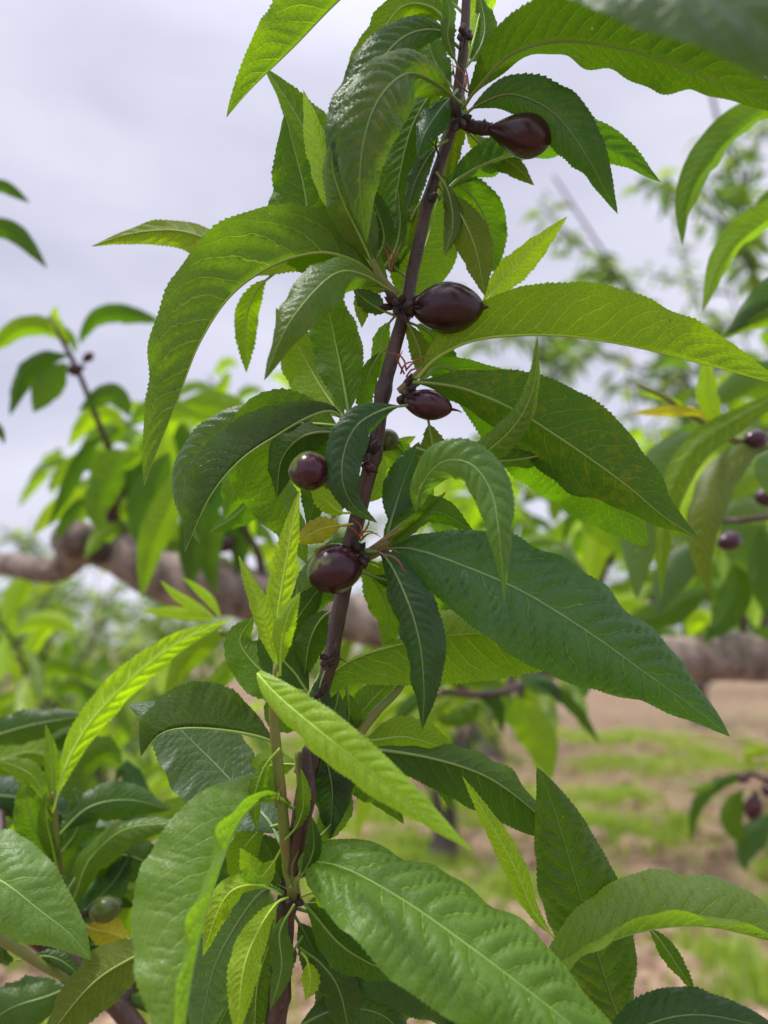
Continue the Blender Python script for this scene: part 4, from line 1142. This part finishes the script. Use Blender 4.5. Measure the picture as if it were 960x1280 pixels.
def build_grass():
    """tufts of short grass and weeds in loose patches"""
    rs = np.random.default_rng(5)
    patches = [(1.05, 4.4, .35), (1.75, 6.0, .75), (0.95, 7.2, .7), (0.1, 5.6, .4), (2.6, 8.5, .9), (1.5, 3.55, .3), (0.45, 3.7, .22),
               (-1.2, 5.5, .5), (-2.0, 7.5, .8), (0.8, 9.5, 1.1), (2.9, 5.5, .5), (-.7, 8.3, .7), (1.1, 3.0, .16), (2.1, 4.3, .25), (-3.2, 9.5, 1.0), (3.5, 11, 1.3), (0.25, 4.5, .2)]
    patches = [(a_, b_, c_ * .7) for a_, b_, c_ in patches]
    for _ in range(90):
        yy_ = 2.6 + 9 * rs.random()
        patches.append((rs.uniform(-.5, .62) * yy_, yy_, rs.uniform(.07, .3) * (0.6 + yy_ / 9)))
    P_ = []
    for (px_, py_, r_) in patches:
        n = int(4200 * r_ ** 1.2)
        a = rs.uniform(0, 6.28, n)
        r = r_ * np.abs(rs.normal(0, 0.55, n))
        P_.append(np.stack([px_ + r * np.cos(a) * 1.25, py_ + r * np.sin(a)], 1))
    n = 5000
    y = 2.2 + 14 * rs.random(n)
    P_.append(np.stack([rs.uniform(-.65, .65, n) * y, y], 1))
    P_ = np.vstack(P_)
    n = len(P_)
    z = ground_h(P_[:, 0], P_[:, 1])
    a = rs.uniform(0, 6.28, n)
    h = rs.uniform(0.03, 0.15, n)
    w = rs.uniform(0.002, 0.006, n) * 1.4
    lean = rs.uniform(0.1, 0.7, n) * h
    b = np.stack([P_[:, 0], P_[:, 1], z - 0.005], 1)
    sx = np.stack([np.cos(a), np.sin(a), 0 * a], 1) * w[:, None]
    ln = np.stack([-np.sin(a), np.cos(a), 0 * a], 1)
    v0, v1 = b - sx, b + sx
    mid = b + ln * (lean * 0.35)[:, None] + np.stack([0 * a, 0 * a, h * 0.62], 1)
    v2, v3 = mid + sx * .8, mid - sx * .8
    v4 = b + ln * lean[:, None] + np.stack([0 * a, 0 * a, h], 1)
    V = np.stack([v0, v1, v2, v3, v4], 1).reshape(-1, 3)
    k = np.arange(n)[:, None] * 5
    F = np.vstack([k + [0, 1, 2], k + [0, 2, 3], k + [3, 2, 4]])
    sh = np.repeat(rs.random(n), 5)
    o = link('grass', mesh_of('grass', V, F, crown_material('grass_blades', (0.12, 0.19, 0.03), (0.22, 0.33, 0.06), (0.36, 0.42, 0.12)), {'shade': ('FLOAT', sh)}))
    o['kind'] = 'stuff'
    o['label'] = 'loose patches of short pale green grass on the bare soil'
    o['category'] = 'grass'

build_grass()

# ------------------------------------------------------------------ orchard trees
def leaf_cloud(centres, normals_rs, size, rs):
    """narrow drooping leaves, four triangles each, at the given points"""
    n = len(centres)
    a = rs.uniform(0, 6.28, n)
    out = np.stack([np.cos(a), np.sin(a), rs.uniform(-0.9, 0.5, n)], 1)
    out = norm(out)
    L = size * rs.uniform(0.6, 1.25, n)
    sd_ = norm(np.cross(out, rs.normal(size=(n, 3))))
    up = np.cross(sd_, out)
    wd = (L * 0.13)[:, None] * sd_
    p0 = centres
    pm = centres + out * (L * .5)[:, None] + up * (L * .06)[:, None]
    p1 = centres + out * L[:, None] - np.array([0, 0, 1]) * (L * 0.25)[:, None]
    V = np.stack([p0, pm + wd, pm - wd * 1.0, p1], 1).reshape(-1, 3)
    k = np.arange(n)[:, None] * 4
    F = np.vstack([k + [0, 1, 2], k + [1, 3, 2]])
    sh = np.repeat(rs.random(n), 4)
    return V, F, sh

def orchard_tree(x, y, h, spread, n_limbs, density, seed, label, mat=0, lsz=0.135, group='orchard trees in the rows behind', trunk_r=1.0, limb_r=1.0):
    rs = np.random.default_rng(seed)
    z0 = float(ground_h(np.array([x]), np.array([y]))[0]) - 0.02
    root = thing('peach_tree', label, 'tree', (x, y, z0), group)
    o0 = np.array([x, y, z0])
    hk = h * 0.2
    tr = np.array([o0 + [0, 0, -0.05], o0 + [0.03, 0.02, hk * .5], o0 + [0.0, 0.0, hk]])
    tube('trunk', tr, np.array([0.19, 0.10, 0.10]) * h / 3 * trunk_r, M_TRUNK, root, 16, 10, 0.12)
    cents = []
    for i in range(n_limbs):
        a = i * 2 * math.pi / n_limbs + rs.uniform(-.35, .35)
        d_ = np.array([math.cos(a), math.sin(a), 0])
        tipp = o0 + d_ * spread * rs.uniform(.75, 1.1) + [0, 0, h * rs.uniform(.78, 1.05)]
        midp = o0 + d_ * spread * .55 + [0, 0, h * .5] + rs.normal(0, .08, 3)
        lp = smooth_path([o0 + [0, 0, hk * .9], midp, tipp], 26)
        tube('limb', lp, np.linspace(0.036, 0.007, 26) * h / 3 * limb_r, M_TRUNK, root, raw=True, seg=7)
        nt_ = int(9 * density)
        tw = []
        for k in range(nt_):
            u = rs.uniform(.22, 1)
            s_ = lp[int(u * 25)]
            dd_ = norm(np.array([rs.normal(), rs.normal(), rs.uniform(-.1, 1.3)]) + d_ * .5)
            ln = rs.uniform(.35, .8) * h / 3 * (1.2 - .5 * u)
            e = s_ + dd_ * ln
            mm_ = (s_ + e) / 2 + rs.normal(0, .03, 3)
            pth = smooth_path([s_, mm_, e], 8)
            tw.append(pth)
            m_ = int(26 * density)
            idx = rs.random(m_) ** .8
            pt = np.stack([np.interp(idx, np.linspace(0, 1, 8), pth[:, q]) for q in range(3)], 1)
            cents.append(pt + rs.normal(0, .025, pt.shape))
        Vs, Fs, off = [], [], 0
        for pth in tw:
            V, F = tube_geo(pth - lp[0], np.linspace(.008, .003, 8) * h / 3, 5)
            F = tri_fix(F)
            Vs.append(V)
            Fs.append(F + off)
            off += len(V)
        o = link('twigs', mesh_of('twigs', np.vstack(Vs), np.vstack(Fs), M_TRUNK), root, rel(lp[0], root))
        o['kind'] = 'stuff'
    C_ = np.vstack(cents)
    V, F, sh = leaf_cloud(C_, None, lsz, rs)
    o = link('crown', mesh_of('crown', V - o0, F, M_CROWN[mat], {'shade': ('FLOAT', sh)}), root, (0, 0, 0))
    return root

TREES = [
    # x, y, h, spread, limbs, density, label, material
    (3.1, 4.6, 4.7, 2.4, 13, 1.8, 'nearest tall peach tree with sparse twigs against the cloud', 1),
    (1.2, 9.2, 3.2, 1.5, 6, 1.0, 'peach tree with a dark trunk foot standing in the grass', 0),
    (5.3, 8.5, 3.6, 1.5, 6, 1.0, 'bushy peach tree behind the pale green shoot', 0),
    (-2.6, 6.9, 2.5, 1.4, 7, 1.1, 'low peach tree with a thin dark trunk behind the bright long leaf', 1),
    (-1.75, 3.9, 1.9, 1.0, 7, 1.0, 'small pale peach tree under the left end of the grey limb', 1),
    (-5.6, 10.5, 3.0, 1.6, 6, 1.0, 'round peach tree farther out beyond the low pale one', 0),
    (2.2, 14.5, 3.3, 1.7, 6, .9, 'peach tree in the second row beyond the grass', 1),
    (-1.0, 15.5, 3.0, 1.7, 6, .9, 'peach tree in the second row under the open cloud', 0),
    (5.6, 13.5, 3.5, 1.7, 6, .9, 'broad peach tree in the second row beside the bushy one', 0),
    (0.38, 5.2, 2.5, 1.1, 6, 1.0, 'yellow green peach tree just behind the main stem', 1),
    (-0.4, 10.5, 2.7, 1.4, 6, 1.0, 'low peach tree between the dark trunk foot and the main stem', 0),
    (4.1, 6.2, 3.1, 1.6, 7, 1.1, 'peach tree with a shaded crown above the right end of the limb', 0),
    (4.6, 7.6, 5.2, 2.6, 10, 1.3, 'tall peach tree behind the nearest one at the right', 1),
    (-4.4, 17.5, 3.0, 1.7, 5, .9, 'peach tree at the far end of the second row', 1),
]
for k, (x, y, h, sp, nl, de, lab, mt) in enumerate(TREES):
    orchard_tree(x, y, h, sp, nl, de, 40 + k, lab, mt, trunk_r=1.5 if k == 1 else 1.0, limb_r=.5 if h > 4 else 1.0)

def far_row():
    """the far orchard that reads as one mass"""
    rs = np.random.default_rng(77)
    C_ = []
    for row, y in enumerate((22, 27, 33, 41, 52)):
        for x in np.arange(-y * .75, y * .75, 3.4):
            h = rs.uniform(2.4, 3.4)
            n = int(260 * (1 - row * .1))
            p = norm(rs.normal(size=(n, 3))) * rs.random((n, 1)) ** .4
            C_.append(p * [1.8, 1.6, h * .42] + [x + rs.uniform(-.4, .4), y + rs.uniform(-.5, .5), h * .62])
    C_ = np.vstack(C_)
    V, F, sh = leaf_cloud(C_, None, 0.30, rs)
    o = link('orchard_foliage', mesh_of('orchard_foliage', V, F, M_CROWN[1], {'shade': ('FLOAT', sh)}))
    o['kind'] = 'stuff'
    o['label'] = 'far rows of pale green orchard trees below the cloud'
    o['category'] = 'orchard'

far_row()
